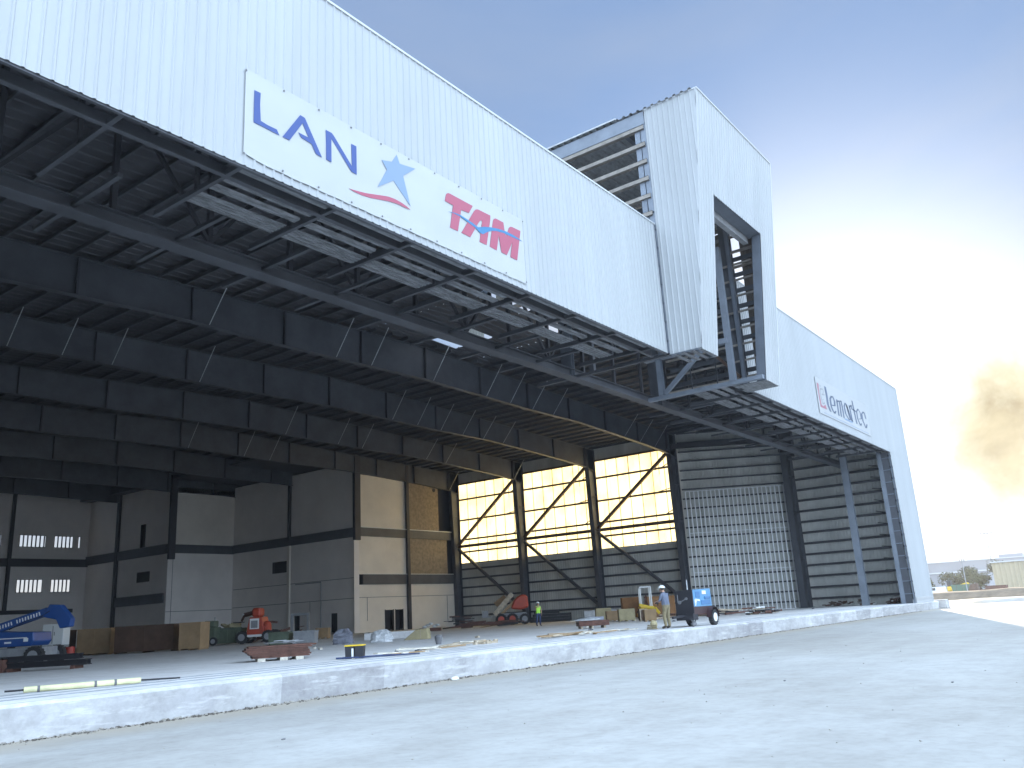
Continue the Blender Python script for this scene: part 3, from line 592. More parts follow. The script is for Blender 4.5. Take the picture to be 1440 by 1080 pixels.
for k,st in LS.items():
    m=MB()
    for pts,w in st:
        wm=w/14.4*.155
        for (a,za),(b,zb) in zip(pts,pts[1:]):
            e=.05 if abs(za-zb)<.25*abs(a-b) else 0
            m.add([(a-wm/2,16.966,za-e),(a+wm/2,16.966,za+e),(b+wm/2,16.966,zb+e),(b-wm/2,16.966,zb-e)],[(0,1,2,3)])
    m.build('letter','slate' if k!='ering' else 'grey',so)
m=MB(); m.box((sx0+1,16.970,sz0+.13),(sx1-.6,16.974,sz0+.16)); m.box((sx0+6,16.970,sz0+.38),(sx1-5,16.974,sz0+.5)); m.build('fine_print_line','ltblue',so)
# ------------------------------------------------------------------ ground, slab
SR=-0.923
m=MB(); m.add([(-2500,-2500,0),(2500,-2500,0),(2500,2500,0),(-2500,2500,0)],[(0,1,2,3)]); struct(m.build('ground','ground'))
m=MB(); nseg=90
prof=[(16.80,0),(16.74,.58),(16.80,.645),(16.9,FL)]
vs=[];X0,X1=-3.0,85.2
for i in range(nseg+1):
    x=X0+(X1-X0)*i/nseg; j=.02*math.sin(x*1.7)+.012*math.sin(x*4.3)
    for k,(y,z) in enumerate(prof): vs.append((x,y+j*(1 if k<3 else 0)+(.015*rnd.uniform(-1,1) if k<2 else 0),z))
m.add(vs,[(i*4+k,(i+1)*4+k,(i+1)*4+k+1,i*4+k+1) for i in range(nseg) for k in range(3)],1)
m.add([(X0,16.9,FL),(X1,16.9,FL),(X1,107,FL),(X0,107,FL),(X0,16.8,0),(X1,16.8,0),(X1,107,0),(X0,107,0)],[(0,1,2,3),(1,5,6,2),(0,3,7,4)],0)
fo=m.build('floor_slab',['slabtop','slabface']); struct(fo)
m=MB(); m.box((85.4,16.2,0),(86.6,17.4,.62)); m.box((85.45,16.25,.62),(86.55,17.35,.75)); tag(m.build('concrete_block','slabface',bevel=.03),'small grey concrete footing block standing beyond the right corner of the hangar','concrete block')
# broken concrete crumbs along the foot of the slab: uncountable
def crumbs(name,n,fn,smin,smax,mt,label,cat):
    m=MB()
    for i in range(n):
        x,y,z=fn(); s=rnd.uniform(smin,smax)*(rnd.random()**1.5+.3)
        m.cbox((x,y,z+s*.25),(s,s*rnd.uniform(.5,1),s*.5),rz=rnd.uniform(0,3),rx=rnd.uniform(-.4,.4),ry=rnd.uniform(-.4,.4))
    tag(m.build(name,mt),label,cat,kind='stuff')
def cx():
    x=rnd.random()**1.7*75+2; return x
crumbs('rubble',2200,lambda:(cx(),16.70-abs(rnd.gauss(0,.10)),0),.015,.06,'debris','brown crumbs of rubble strewn along the foot of the slab edge','rubble')
crumbs('rubble',2200,lambda:(cx(),16.73-abs(rnd.gauss(0,.07)),0),.02,.075,'stone','thin line of broken concrete crumbs along the foot of the slab edge','rubble')
crumbs('grit',380,lambda:((lambda d,a:(d*math.cos(a),min(16.4,d*math.sin(a)),0))(rnd.uniform(6,45),rnd.uniform(.1,1.3))),.008,.03,'stone','scattered grit on the dusty apron','grit')
# low brown bank and white spoil beyond the right corner
def mound(name,pts,mt,w,h,label,cat):
    m=MB(); n=len(pts); rows=7; vs=[]
    for i,(x,y) in enumerate(pts):
        a=Vector(pts[min(i+1,n-1)])-Vector(pts[max(i-1,0)]); a.normalize(); nn=Vector((-a.y,a.x)); hh=h*rnd.uniform(.75,1.1)*(0.2 if i in (0,n-1) else 1)
        for k in range(rows):
            t=k/(rows-1)*2-1; vs.append((x+nn.x*t*w,y+nn.y*t*w,max(-.05,hh*(1-t*t)+rnd.uniform(-.06,.06)*h) if abs(t)<.99 else -.05))
    m.add(vs,[(i*rows+k,(i+1)*rows+k,(i+1)*rows+k+1,i*rows+k+1) for i in range(n-1) for k in range(rows-1)])
    o=m.build(name,mt,smooth=True); struct(o); return o
mound('earth_bank',[(128+rnd.uniform(-1,1),60-4*i) for i in range(28)],'earth',5,1.25,'','')
mound('earth_bank',[(105+rnd.uniform(-2,2)+.3*i,26-2.2*i) for i in range(26)],'ground',4,.45,'','')
# ------------------------------------------------------------------ crates, stacks and boxes on the slab
def place(name,label,cat,x,y,rz=SR,z=FL,group=None): return thing(name,label,cat,(x,y,z),rz,group)
def crate(name,label,cat,x,y,w,d,h,mt,bat,rz=SR,z=FL,group=None):
    t=place(name,label,cat,x,y,rz,z,group)
    m=MB(); m.box((-w/2,-d/2,.08),(w/2,d/2,h)); m.build('crate_body',mt,t,bevel=.01)
    for s in (-1,1):
        m=MB()
        for q in (-w/2+.05,0,w/2-.05): m.box((q-.04,min(s*d/2,s*(d/2+.02)),.08),(q+.04,max(s*d/2,s*(d/2+.02)),h))
        m.box((-w/2,min(s*(d/2+.0),s*(d/2+.035)),h-.1),(w/2,max(s*(d/2+.021),s*(d/2+.035)),h-.02))
        m.build('batten',bat,t)
    m=MB()
    for q in (-w/2+.08,0,w/2-.08): m.box((q-.05,-d/2,0),(q+.05,d/2,.08))
    m.build('skid',bat,t); return t
crate('packing_crate','tall tan packing crate nearest the blue lift, left end of the crate row','crate',29.2,55.2,2.1,2.0,1.6,'card','card')
crate('packing_crate','longest dark brown packing crate between the two tan crates','crate',30.2,51.3,3.6,1.6,1.62,'cardd','cardd')
crate('packing_crate','narrow tan packing crate at the right end of the crate row','crate',31.4,48.3,1.3,1.6,1.62,'card','card')
crate('packing_crate','dark brown crate behind the red drum beside the blue lift','crate',27.3,56.8,1.6,1.2,1.6,'cardd','cardd')
# red drum
t=place('red_drum','small red plastic drum standing left of the crate row','drum',25.7,52.0); m=MB(); m.cyl((0,0,0),(0,0,.58),.24,16); m.cyl((0,0,.18),(0,0,.22),.255,16); m.cyl((0,0,.38),(0,0,.42),.255,16); m.build('drum_body','redp',t); m=MB(); m.cyl((0,0,.58),(0,0,.61),.22,16); m.cyl((.1,0,.61),(.1,0,.64),.04,8); m.build('lid','redp',t)
# white cabinet
t=place('site_cabinet','pale grey-green site cabinet on a skid behind the blue lift','cabinet',25.3,53.0); m=MB(); m.box((-.62,-.4,.75),(.62,.4,1.95)); m.build('cabinet_body','whitep',t,bevel=.03); m=MB()
for s in (-.55,.55): m.box((s-.04,-.38,0),(s+.04,-.3,.75)); m.box((s-.04,.3,0),(s+.04,.38,.75))
m.box((-.62,-.38,.65),(.62,.38,.74)); m.build('cabinet_frame','galv',t); m=MB(); m.box((-.02,-.415,.85),(.02,-.401,1.85)); m.box((.08,-.43,1.3),(.12,-.401,1.5)); m.build('door_handle','grey',t)
def wheel(t,x,y,r,w,rim='grey',name='wheel',axis='y'):
    m=MB(); d=(0,w/2,0) if axis=='y' else (w/2,0,0)
    a=(x-d[0],y-d[1],r);b=(x+d[0],y+d[1],r); m.cyl(a,b,r*.93,20)
    for k in range(18):
        q=k*math.pi/9; c=(x,y+r*0,r) 
        if axis=='y': m.cbox((x+math.cos(q)*r*.95,y,r+math.sin(q)*r*.95),(r*.1,w,r*.14),ry=-q)
        else: m.cbox((x,y+math.cos(q)*r*.95,r+math.sin(q)*r*.95),(w,r*.1,r*.14),rx=q)
    o=m.build(name,'rubber',t); m=MB(); e=.015
    s=(x-d[0]*1.05,y-d[1]*1.05-(0 if axis=='x' else e),r); s2=(x+d[0]*1.05,y+d[1]*1.05+(0 if axis=='x' else e),r)
    m.cyl(s,s2,r*.55,14); m.cyl((s[0]-(d[0]*.15),s[1]-(d[1]*.15),r),(s2[0]+d[0]*.15,s2[1]+d[1]*.15,r),r*.2,8); m.build('rim',rim,o)
# blue telescopic lift
t=place('boom_lift','blue telescopic boom lift with a folded boom at the left edge','boom lift',18.9,42.6)
for x in (-1.1,1.05):
    for y in (-.95,.95): wheel(t,x,y,.42,.34,'grey')
m=MB(); m.box((-1.35,-.75,.38),(1.2,.75,.8)); m.box((-.8,-1.0,.42),(.7,-.72,.78)); m.build('chassis','grey',t,bevel=.03)
m=MB(); m.prism([(-1.7,.85),(.75,.85),(.9,1.05),(.85,1.45),(-.2,1.5),(-1.75,1.62)],(0,-.85,0),(1,0,0),(0,0,1),(0,1,0),1.6); m.build('turntable_cover','blue',t,bevel=.03)
m=MB(); m.bar((-1.6,-.2,1.55),(1.15,-.2,2.35),.28,.36,up=(0,0,1)); bm_=m.build('boom','blue',t,bevel=.02)
m=MB()
for k in range(15):
    a=-.95+k*.125; z=1.55+(a+1.6)*.291; 
    if k==5: continue
    m.cbox((a,-.36,z),(.05,.02,.16),ry=-.28+.2*(k%2))
m.build('decal_mark','whitep',bm_)
m=MB(); m.prism([(.95,2.1),(1.25,2.65),(1.75,2.6),(2.3,1.95),(2.25,1.6),(1.8,1.55),(1.6,1.95)],(0,-.42,0),(1,0,0),(0,0,1),(0,1,0),.42); m.build('folded_jib','blue',t,bevel=.03)
m=MB(); m.box((-.4,-.87,1.0),(-.1,-.852,1.08)); m.box((.45,-.87,1.05),(.65,-.852,1.2)); m.build('data_plate','whitep',t)
m=MB()
for a_,b_ in (((-.5,-.4,1.62),(.2,-.4,1.95)),((.2,-.4,1.95),(.9,-.38,2.12)),((.9,-.38,2.12),(1.3,-.44,2.35))): m.cyl(a_,b_,.02,6)
m.build('hose','black',t)
m=MB(); m.box((-.9,-.88,1.2),(.6,-.853,1.24)); m.build('body_stripe','whitep',t)
# dark beams at the left edge
t=place('beam_stack','low stack of black steel beams on timber blocks in front of the blue lift','steel stack',15.7,33.3)
for k,(z,l) in enumerate(((.12,3.2),(.34,2.6))):
    for j in range(2): m=MB(); ibeam(m,(-l/2-.6+.4*k,j*.3,z+.1),(l/2-.2,j*.3,z+.1),.2,.2); m.build('steel_beam','black',t)
for a_,b_ in (((-1.4,-.2,0),(-1.25,.5,.12)),((.9,-.2,0),(1.05,.5,.12)),((-2.1,-.3,0),(-1.5,.4,.45))): m=MB(); m.box(a_,b_); m.build('timber_block','rust',t)
# yellow pipe
t=thing('long_pipe','pale yellow pipe with black rod ends lying near the slab edge at the left','pipe',(9.9,19.3,FL)); m=MB(); dx=Vector((1.96,-.71,0)).normalized(); m.cyl(-dx*1.15+Vector((0,0,.07)),dx*1.15+Vector((0,0,.07)),.06,12); m.build('pipe_tube','yelpale',t); m=MB(); m.cyl(-dx*1.5+Vector((0,0,.07)),-dx*1.15+Vector((0,0,.07)),.02,8); m.build('rod_end','black',t); m=MB(); m.cyl(dx*1.15+Vector((0,0,.07)),dx*2.0+Vector((0,0,.05)),.018,8); m.build('rod_end','black',t)
m=MB()
for k in (-.9,.2,.6): m.cyl(dx*k+Vector((0,0,.07)),dx*(k+.05)+Vector((0,0,.07)),.068,10)
m.build('clamp','joint',t)
# dark machine + green container
t=place('compressor','dark towable air compressor standing right of the crate row','compressor',38.2,56.7); m=MB(); m.box((-.55,-.7,.45),(.55,.7,1.3)); m.box((-.35,-.5,1.3),(.4,.5,1.75)); m.build('compressor_body','green',t,bevel=.06); wheel(t,-.45,-.75,.3,.2); wheel(t,.45,-.75,.3,.2); m=MB(); m.cyl((.2,.2,1.75),(.2,.2,2.0),.05,8); m.build('exhaust_pipe','galv',t)
t=place('waste_skip','open green steel waste skip behind the orange lift','skip',39.7,56.5); m=MB(); m.prism([(-1.05,1.15),(-.85,.1),(.85,.1),(1.05,1.15)],(0,-.7,0),(1,0,0),(0,0,1),(0,1,0),1.4); m.build('skip_body','green',t)
m=MB()
for x in (-.6,0,.6): m.box((x-.04,-.75,.12),(x+.04,-.7,1.12))
m.box((-1.1,-.76,1.1),(1.1,-.68,1.2)); m.build('skip_rib','green',t); m=MB()
for k in range(9): m.cbox((rnd.uniform(-.8,.8),rnd.uniform(-.4,.4),1.25+rnd.uniform(0,.2)),(rnd.uniform(.3,.8),.3,.16),rz=rnd.uniform(0,3),ry=rnd.uniform(-.4,.4))
m.build('skip_load','cream',t)
# orange articulated lift seen from the rear
t=place('boom_lift','orange articulated lift seen from behind with a grey grille','boom lift',40.9,54.7)
for x in (-.95,.95):
    for y in (-.9,1.1): wheel(t,x,y,.45,.34,'grey')
m=MB(); m.prism([(-.62,.55),(.62,.55),(.62,.95),(.45,1.85),(-.45,1.85),(-.62,.95)],(0,-.9,0),(1,0,0),(0,0,1),(0,1,0),1.7); m.build('engine_cover','orange',t,bevel=.04)
m=MB(); m.box((-.4,-.93,1.0),(.28,-.905,1.75)); g=m.build('grille_frame','whitep',t); m=MB(); m.box((-.3,-.96,1.08),(.18,-.935,1.6)); m.build('grille','grey',g)
m=MB(); m.box((-.7,-1.05,.45),(.65,-.9,.62)); m.build('bumper','whitep',t)
m=MB(); m.sphere((.75,-.5,1.2),.34,12,sc3=(1,1,1)); m.cyl((.75,-.5,.7),(.75,-.5,1.2),.33,14); m.build('side_tank','orange',t,smooth=True)
m=MB(); m.box((-.32,-.8,1.86),(.32,.4,2.5)); m.build('boom_head','orange',t,bevel=.12)
m=MB(); m.bar((-.1,.2,2.25),(-1.25,.6,2.05),.3,.28); m.bar((-1.25,.6,2.05),(-1.45,.5,1.6),.1,.16); m.build('boom','rust',t); m=MB(); m.cyl((-1.3,.35,2.1),(-1.3,.42,2.1),.07,10); m.build('lamp','whitep',t); m=MB(); m.box((-2.0,.3,1.5),(-1.4,1.1,1.58)); m.box((-2.0,.3,1.58),(-1.95,1.1,2.0)) if False else None; m.build('platform','black',t)
# green bins
for i,(x,y,w,c,l) in enumerate(((32.1,40.9,1.15,'green','olive rectangular steel bin left of its twin beside the rusty sheet stack'),(33.0,39.8,1.2,'grey','grey-green rectangular steel bin right of its olive twin'))):
    t=place('steel_bin',l,'bin',x,y,group='steel bins behind the rusty sheets'); m=MB(); m.prism([(-w/2,.72),(-w/2+.03,.06),(w/2-.03,.06),(w/2,.72)],(0,-.5,0),(1,0,0),(0,0,1),(0,1,0),1.0); m.build('bin_body',c,t); m=MB(); m.box((-w/2-.03,-.54,.70),(w/2+.03,-.5,.77)); m.box((-w/2-.03,.5,.70),(w/2+.03,.54,.77)); m.build('bin_rim',c,t); m=MB(); m.box((-w/2+.1,-.45,0),(-w/2+.2,.45,.06)); m.box((w/2-.2,-.45,0),(w/2-.1,.45,.06)); m.build('bin_skid','black',t)
# dark heap and portal frame behind
t=place('scrap_heap','heap of dark scrap metal and cut offs behind the steel bins','scrap',44.5,57.0); m=MB()
for k in range(26): m.cbox((rnd.uniform(-1.8,1.9),rnd.uniform(-.6,.6),.15+abs(rnd.gauss(0,.35))),(rnd.uniform(.4,1.3),rnd.uniform(.05,.4),rnd.uniform(.05,.25)),rz=rnd.uniform(-.5,.5),ry=rnd.uniform(-.5,.5))
m.build('scrap_piece','rust',t)
t=place('portal_frame','small grey-green portal frame stand against the boarded wall','frame',49.6,60.6); m=MB()
for s in (-.7,.7): m.box((s-.1,-.1,0),(s+.1,.1,1.9)); m.box((s-.2,-.4,0),(s+.2,.4,.1))
m.box((-.8,-.11,1.9),(.8,.11,2.1)); m.build('frame_member','grey',t)
crate('timber_pallet_stack','yellowish timber box left of the doorway beside the scrap heap','crate',45.0,52.3,1.0,.8,.8,'card','card')
# rusty sheet stack
t=place('rusty_sheet_stack','stack of rusty brown steel sheets on pale blocks near the slab edge','steel stack',18.7,23.9,rz=SR+.35)
for k in range(7):
    m=MB(); o_=rnd.uniform(-.12,.12); m.box((-.95+o_-.05*k*.5,-.6,.10+.055*k),(.85+o_+.03*k,.6,.145+.055*k)); m.build('steel_sheet','rust',t)
m=MB()
for x in (-.6,.1,.6): m.box((x-.12,-.62,0),(x+.12,.6,.1))
m.build('pale_block','woodw',t); m=MB()
for k in range(5): m.cbox((rnd.uniform(-.3,.5),rnd.uniform(-.2,.2),.53+.02*k),(rnd.uniform(.3,.8),.05,.03),rz=rnd.uniform(-1,1))
m.build('loose_bar','grey',t)
# black storage totes with yellow lids
for i,(dx_,l) in enumerate(((-.145,'left black plastic tote with a yellow lid on the slab'),(.145,'right black plastic tote with a yellow lid on the slab'))):
    t=place('storage_tote',l,'tote',18.6+dx_*.603,20.15-dx_*.796,group='black totes with yellow lids'); m=MB(); m.prism([(-.115,0),(.115,0),(.135,.36),(-.135,.36)],(0,-.2,0),(1,0,0),(0,0,1),(0,1,0),.4); m.build('tote_body','black',t); m=MB(); m.box((-.145,-.22,.36),(.145,.22,.40)); m.build('tote_lid','yellow',t,bevel=.008)
    if i==0: m=MB(); m.box((.07,-.21,.02),(.13,-.203,.3)); m.build('tote_label','whitep',t)
# grey wrapped bundle and foil bundle
def bundle(name,label,cat,x,y,w,d,h,mt,z=FL,seed=1,rz=SR):
    r=random.Random(seed); m=MB(); nu,nv=16,9; vs=[]
    for j in range(nv+1):
        for i in range(nu):
            a=2*math.pi*i/nu; t_=j/nv; rr=(1-t_**5*.55)*(1+.13*r.uniform(-1,1)); ca,sa=math.cos(a),math.sin(a); q=(abs(ca)**5+abs(sa)**5)**(-.2)
            vs.append((w/2*q*ca*rr,d/2*q*sa*rr,h*t_*(1+.06*r.uniform(-1,1))))
    vs.append((0,0,h*1.02)); m.add(vs,[(j*nu+i,j*nu+(i+1)%nu,(j+1)*nu+(i+1)%nu,(j+1)*nu+i) for j in range(nv) for i in range(nu)]+[(nv*nu+i,nv*nu+(i+1)%nu,(nv+1)*nu) for i in range(nu)])
    o=m.build(name,mt); o.location=(x,y,z); o.rotation_euler=(0,0,rz); tag(o,label,cat); return o
bundle('wrapped_bundle','bulky grey tarpaulin wrapped bundle beside the silver bundle','bundle',31.4,34.9,1.0,.8,.75,'tarp')
bundle('wrapped_bundle','crumpled silver foil wrapped bundle beside the grey one','bundle',32.6,33.3,1.1,.8,.6,'foil',seed=3)
# low pale kerb blocks
t=place('concrete_beam','long low grey concrete beam lying in front of the two doorways','concrete beam',37.6,37.4,rz=SR+.06); m=MB(); m.prism([(-.3,0),(.3,0),(.25,.4),(-.25,.4)],(-1.7,0,0),(0,1,0),(0,0,1),(1,0,0),3.4); m.build('beam_body','slabtop',t); m=MB(); m.box((-1.5,-.3,.4),(-1.4,.3,.42)); m.box((1.4,-.3,.4),(1.5,.3,.42)); m.build('lifting_strap','black',t)
t=place('concrete_wedge','cream sloping concrete block standing alone on the slab','concrete block',34.3,32.3,rz=SR-.15); m=MB(); m.prism([(-.72,0),(.62,0),(.55,.55),(-.05,.5)],(0,-.35,0),(1,0,0),(0,0,1),(0,1,0),.7); m.build('wedge_body','cream',t,bevel=.02); m=MB(); m.box((.2,-.36,.05),(.23,-.345,.48)); m.build('form_line','wood',t)
t=place('waste_bucket','small dark grey bucket on the slab edge right of the cream block','bucket',27.0,24.3); m=MB(); m.cyl((0,0,0),(0,0,.28),.11,14,r2=.15); m.sphere((0,0,.28),.165,12,sc3=(1,1,.6),z0=0); m.build('bucket_body','joint',t); m=MB(); m.bar((-.16,0,.27),(-.13,-.03,.12),.015,.015); m.bar((.16,0,.27),(.13,-.03,.12),.015,.015); m.build('bucket_handle','galv',t)
# rebar bundles at the slab edge
t=thing('steel_bar_bundle','flat bundle of dark blue steel bars under the black totes','steel bars',(18.9,19.7,FL),SR+.22); m=MB()
for k in range(6): m.cyl((-1.1+.1*(k%3),-.12+.05*k,.03+.02*(k%2)),(1.3+.12*(k%2),-.1+.05*k,.03),.016,6)
m.build('steel_bar','navycloth',t); m=MB(); m.bar((-.6,-.15,.01),(-.6,.2,.01),.05,.03); m.build('wood_spacer','wood',t)
# scattered lumber along the edge: each board a thing
LB=[]
def board(x,y,l,a,w=.12,z=0.,mt='wood',lab=None,tilt=0.):
    t=MB(); t.cbox((0,0,.03),(l,w,.04),ry=tilt); t.cbox((l*.1,0,.052+.0),(l*.8,w*.5,.006)) if False else None
    o=t.build('timber_board',mt); o.location=(x,y,FL+z); o.rotation_euler=(0,0,a); tag(o,lab or 'weathered scrap board among the loose lumber along the slab edge','board','scrap lumber along the slab edge'); return o
def px_board(n,xa,ya,xb,yb,sp):
    for i in range(n):
        f=(i+rnd.random())/n; x=xa+(xb-xa)*f; y=ya+(yb-ya)*f
        board(x+rnd.uniform(-sp,sp)*.4,y+rnd.uniform(-sp,sp)*.5,rnd.uniform(.5,1.7),rnd.gauss(-.25,.35),rnd.uniform(.07,.2),rnd.choice((0,.03,.07)),rnd.choice(('wood','woodw','woodw','card')),None,rnd.gauss(0,.03))
px_board(13,19.5,19.6,27.0,22.4,.7); px_board(20,28.6,20.3,33.2,21.4,.7); px_board(8,31.0,19.8,36,20.5,.4)
def named_board(x,y,l,a,w,mt,lab): board(x,y,l,a,w,0,mt,lab)
for k in range(5):
    o=MB(); o.cbox((0,0,.04),(.26,.12,.08),rz=.3); o.cbox((.05,.03,.1),(.2,.07,.06),rz=1); o=o.build('timber_offcut','wood'); o.location=(25.6+.25*k,21.2-.12*(k%3),FL); o.rotation_euler=(0,0,k*1.3); tag(o,'short timber offcut in the small heap at the slab edge','offcut','timber offcuts heap')
# orange lift on the right
t=place('boom_lift','orange lift with a tan boom folded down beside the side wall','boom lift',66.0,50.3)
m=MB(); m.prism([(.1,1.45),(.5,2.3),(1.15,2.75),(1.75,2.65),(1.85,1.55),(1.1,1.35)],(0,-.6,0),(1,0,0),(0,0,1),(0,1,0),1.3); m.build('engine_cover','orange',t,bevel=.15)
m=MB(); m.bar((-1.4,-.75,1.0),(.35,-.75,2.85),.35,.45); m.build('boom','wood',t); m=MB(); m.bar((-.9,-.3,.9),(.9,-.3,2.5),.2,.25); m.bar((-1.3,0,1.9),(-.3,0,2.6),.4,.5); m.build('lower_boom','card',t)
m=MB(); m.box((-1.0,-.7,.5),(1.6,.7,1.1)); m.build('chassis','grey',t,bevel=.05)
for x in (-.8,.25): wheel(t,x,-.8,.55,.3,'orange'); 
wheel(t,1.4,-.8,.5,.3,'grey'); wheel(t,1.4,.8,.5,.3,'grey'); wheel(t,-.8,.8,.55,.3,'orange')
m=MB(); m.box((-2.6,-.5,.8),(-1.7,.5,.9)); m.box((-2.6,-.5,.9),(-2.55,.5,1.5)); m.box((-2.5,-.45,.9),(-2.0,-.1,1.4)); m.build('platform','grey',t)
def pile(name,label,cat,x,y,n,w,d,h,mt,rz=SR,long=(1,3),z=FL):
    t=place(name,label,cat,x,y,rz,z)
    for mm,frac in mt:
        m=MB()
        for k in range(int(n*frac)):
            m.cbox((rnd.uniform(-w/2,w/2),rnd.uniform(-d/2,d/2),.05+rnd.random()*h),(rnd.uniform(*long),rnd.uniform(.06,.3),rnd.uniform(.04,.14)),rz=rnd.gauss(0,.15),ry=rnd.gauss(0,.05))
        m.build('pile_piece',mm,t)
    return t
pile('steel_pile','long pile of dull red steel members left of the orange lift with the tan boom','steel pile',61.5,49.2,30,4.6,.8,.45,(('rust',.8),('black',.25)))
pile('steel_pile','dark block and scrap heap at the foot of the far side column','steel pile',61.0,52.4,14,2.0,.6,1.0,(('black',.7),('rust',.3)),long=(.5,1.6))
t=place('white_sacks','small heap of bright white sacks beside the red steel pile','sack',54.8,50.2)
for k in range(5): m=MB(); m.sphere((-.5+.28*k,.1*(k%2),.35+.12*(k%3)),.2,8,sc3=(1,.8,.55)); m.build('sack','whitep',t,smooth=True)
m=MB(); m.box((-.9,-.4,0),(.9,.4,.25)); m.build('sack_base','rust',t)
t=place('black_beam_stack','long stack of black steel beams behind the person in the yellow-green vest','steel stack',73.0,50.2,rz=SR)
for k in range(4):
    for j in range(3): m=MB(); ibeam(m,(-2.3+.15*k,j*.36,.15+.27*k),(1.9-.4*k*(k>2),j*.36,.15+.27*k),.3,.26); m.build('steel_beam','black',t)
for q in (-1.7,1.0): m=MB(); m.box((q,-.2,0),(q+.2,.9,.03)); m.build('timber_block','wood',t)
t=place('steel_girder','long grey girder lying behind the bright strapped sheet stack','girder',73.5,44.5); m=MB(); ibeam(m,(-1.9,0,.55),(2.2,0,.55),.4,.7); m.build('girder_body','galv',t)
for q in (-1.5,1.5): m=MB(); m.box((q,-.2,0),(q+.2,.2,.2)); m.build('timber_block','wood',t)
t=place('strapped_sheet_stack','stack of rusty sheets topped with silvery blue wrap standing on short legs','sheet stack',41.8,26.2,rz=SR+.1)
m=MB(); m.box((-.75,-.5,.14),(.95,.5,.42)); m.build('rust_sheets','rust',t,bevel=.02); m=MB()
for k in range(6): m.cbox((-.25+.1*k-.2,0,.45+.02*k),(1.5-.1*k,.95,.02),rz=.05*k,ry=.02*k)
m.build('silver_sheets','galv',t); m=MB(); m.cbox((.25,0,.52),(.8,.8,.18),rz=.1); m.build('blue_wrap','tarp',t); m=MB()
for x in (-.6,0,.7): m.box((x-.05,-.45,0),(x+.05,.45,.14))
m.build('short_leg','wood',t)
# orange plywood crates by the column
crate('plywood_crate','orange-brown plywood crate stacked high behind the cream box','crate',69.5,39.2,1.6,1.2,1.85,'ply','ply')
crate('plywood_crate','orange plywood crate with a paler right end behind the cream boxes','crate',69.5,36.2,2.4,1.2,1.8,'ply','ply')
crate('board_box','cream box left of the row of low boxes near the column','box',62.5,37.9,1.25,1.0,1.05,'cream','cream')
crate('board_box','grey-brown low box right of the cream box','box',60.2,35.5,1.3,.9,.8,'card','card')
crate('board_box','pale low box in the middle of the box row','box',57.9,33.1,1.2,.9,.9,'cream','cream')
crate('board_box','small dark brown box at the right end of the box row','box',55.9,30.6,.55,.8,.85,'cardd','wood')
crate('board_box','light brown low box just left of the grey shirted worker','box',53.2,28.6,.8,.8,.8,'card','card')
# sunlit small machine
t=place('mini_loader','small yellow loader with a bright white cab frame behind the boxes','loader',66.6,36.0)
m=MB()
for a,b in (((-.45,0,.95),(-.45,0,2.6)),((.45,0,.95),(.45,0,2.6)),((-.5,0,2.6),(.5,0,2.6)),((-.45,.9,.95),(-.45,.9,2.6)),((.45,.9,.95),(.45,.9,2.6)),((-.45,0,2.6),(-.45,.9,2.6)),((.45,0,2.6),(.45,.9,2.6))): m.bar(a,b,.1,.1)
m.build('cab_frame','whitep',t); m=MB(); m.box((-.6,-.3,.4),(.6,1.2,1.0)); m.build('loader_body','yellow',t,bevel=.05)
m=MB(); m.bar((-.7,-.4,1.15),(.75,-.5,.75),.2,.22); m.bar((.6,-.5,.85),(.95,-.6,.35),.35,.2); m.build('loader_arm','yellow',t); m=MB(); m.bar((-.15,.3,1.0),(.05,.3,1.9),.08,.12); m.bar((.2,.2,1.0),(-.1,.2,1.8),.08,.1); m.build('lever','rust',t)
for x in (-.6,.6):
    for y in (-.1,.95): wheel(t,x,y,.32,.22,'yellow',axis='x')
# generator trailer
t=thing('welding_generator','light blue engine driven welding generator on a two wheeled trailer at the slab edge','generator',(37.8,17.95,FL))
m=MB(); m.add([(-1.0,-.45,.88),(1.0,-.45,.88),(1.0,.42,.88),(-1.0,.42,.88),(-1.0,-.45,1.62),(.95,-.45,1.68),(.95,.42,1.68),(-1.0,.42,1.62)],[(0,3,2,1),(4,5,6,7),(0,1,5,4),(1,2,6,5),(2,3,7,6)]); m.build('enclosure','genblue',t)
m=MB(); m.box((-.7,-.47,1.28),(-.25,-.452,1.55)); m.box((.25,-.49,1.2),(.85,-.452,1.32)); m.box((-.15,-.47,.95),(.85,-.452,1.15)); m.build('side_panel','panelblue',t,bevel=.01)
m=MB(); m.box((0.0,-.475,1.42),(.4,-.455,1.58)); m.build('decal','whitep',t); m=MB(); m.box((-.85,-.475,1.02),(-.7,-.455,1.2)); m.cbox((-.55,-.465,1.17),(.45,.02,.07),ry=.1); m.cbox((-.72,-.465,1.05),(.35,.02,.06),ry=-.9); m.build('decal','whitep',t)
m=MB(); m.box((-1.03,-.455,.6),(-.96,.43,1.64)); m.build('engine_bay','black',t)
m=MB(); m.cyl((-1.10,-.15,1.25),(-1.03,-.15,1.25),.06,10); m.bar((-1.06,-.15,1.25),(-1.06,.2,1.1),.03,.04); m.cyl((-1.08,.2,1.1),(-1.03,.2,1.1),.08,12); m.bar((-1.06,.28,1.1),(-1.06,.28,1.45),.03,.04); m.build('engine','joint',t)
m=MB(); m.box((-1.0,-.45,.55),(1.0,.42,.88)); m.build('trailer_frame','frame_dk',t); m=MB(); m.box((-1.1,-.44,.3),(-.6,.42,.6)); m.bar((-1.0,0,.5),(-2.1,.1,.45),.08,.1); m.bar((-1.0,.3,.5),(-1.9,.1,.45),.06,.08); m.build('drawbar','black',t)
wheel(t,.72,-.58,.36,.2,'whitep'); wheel(t,.72,.58,.36,.2,'whitep')
m=MB()
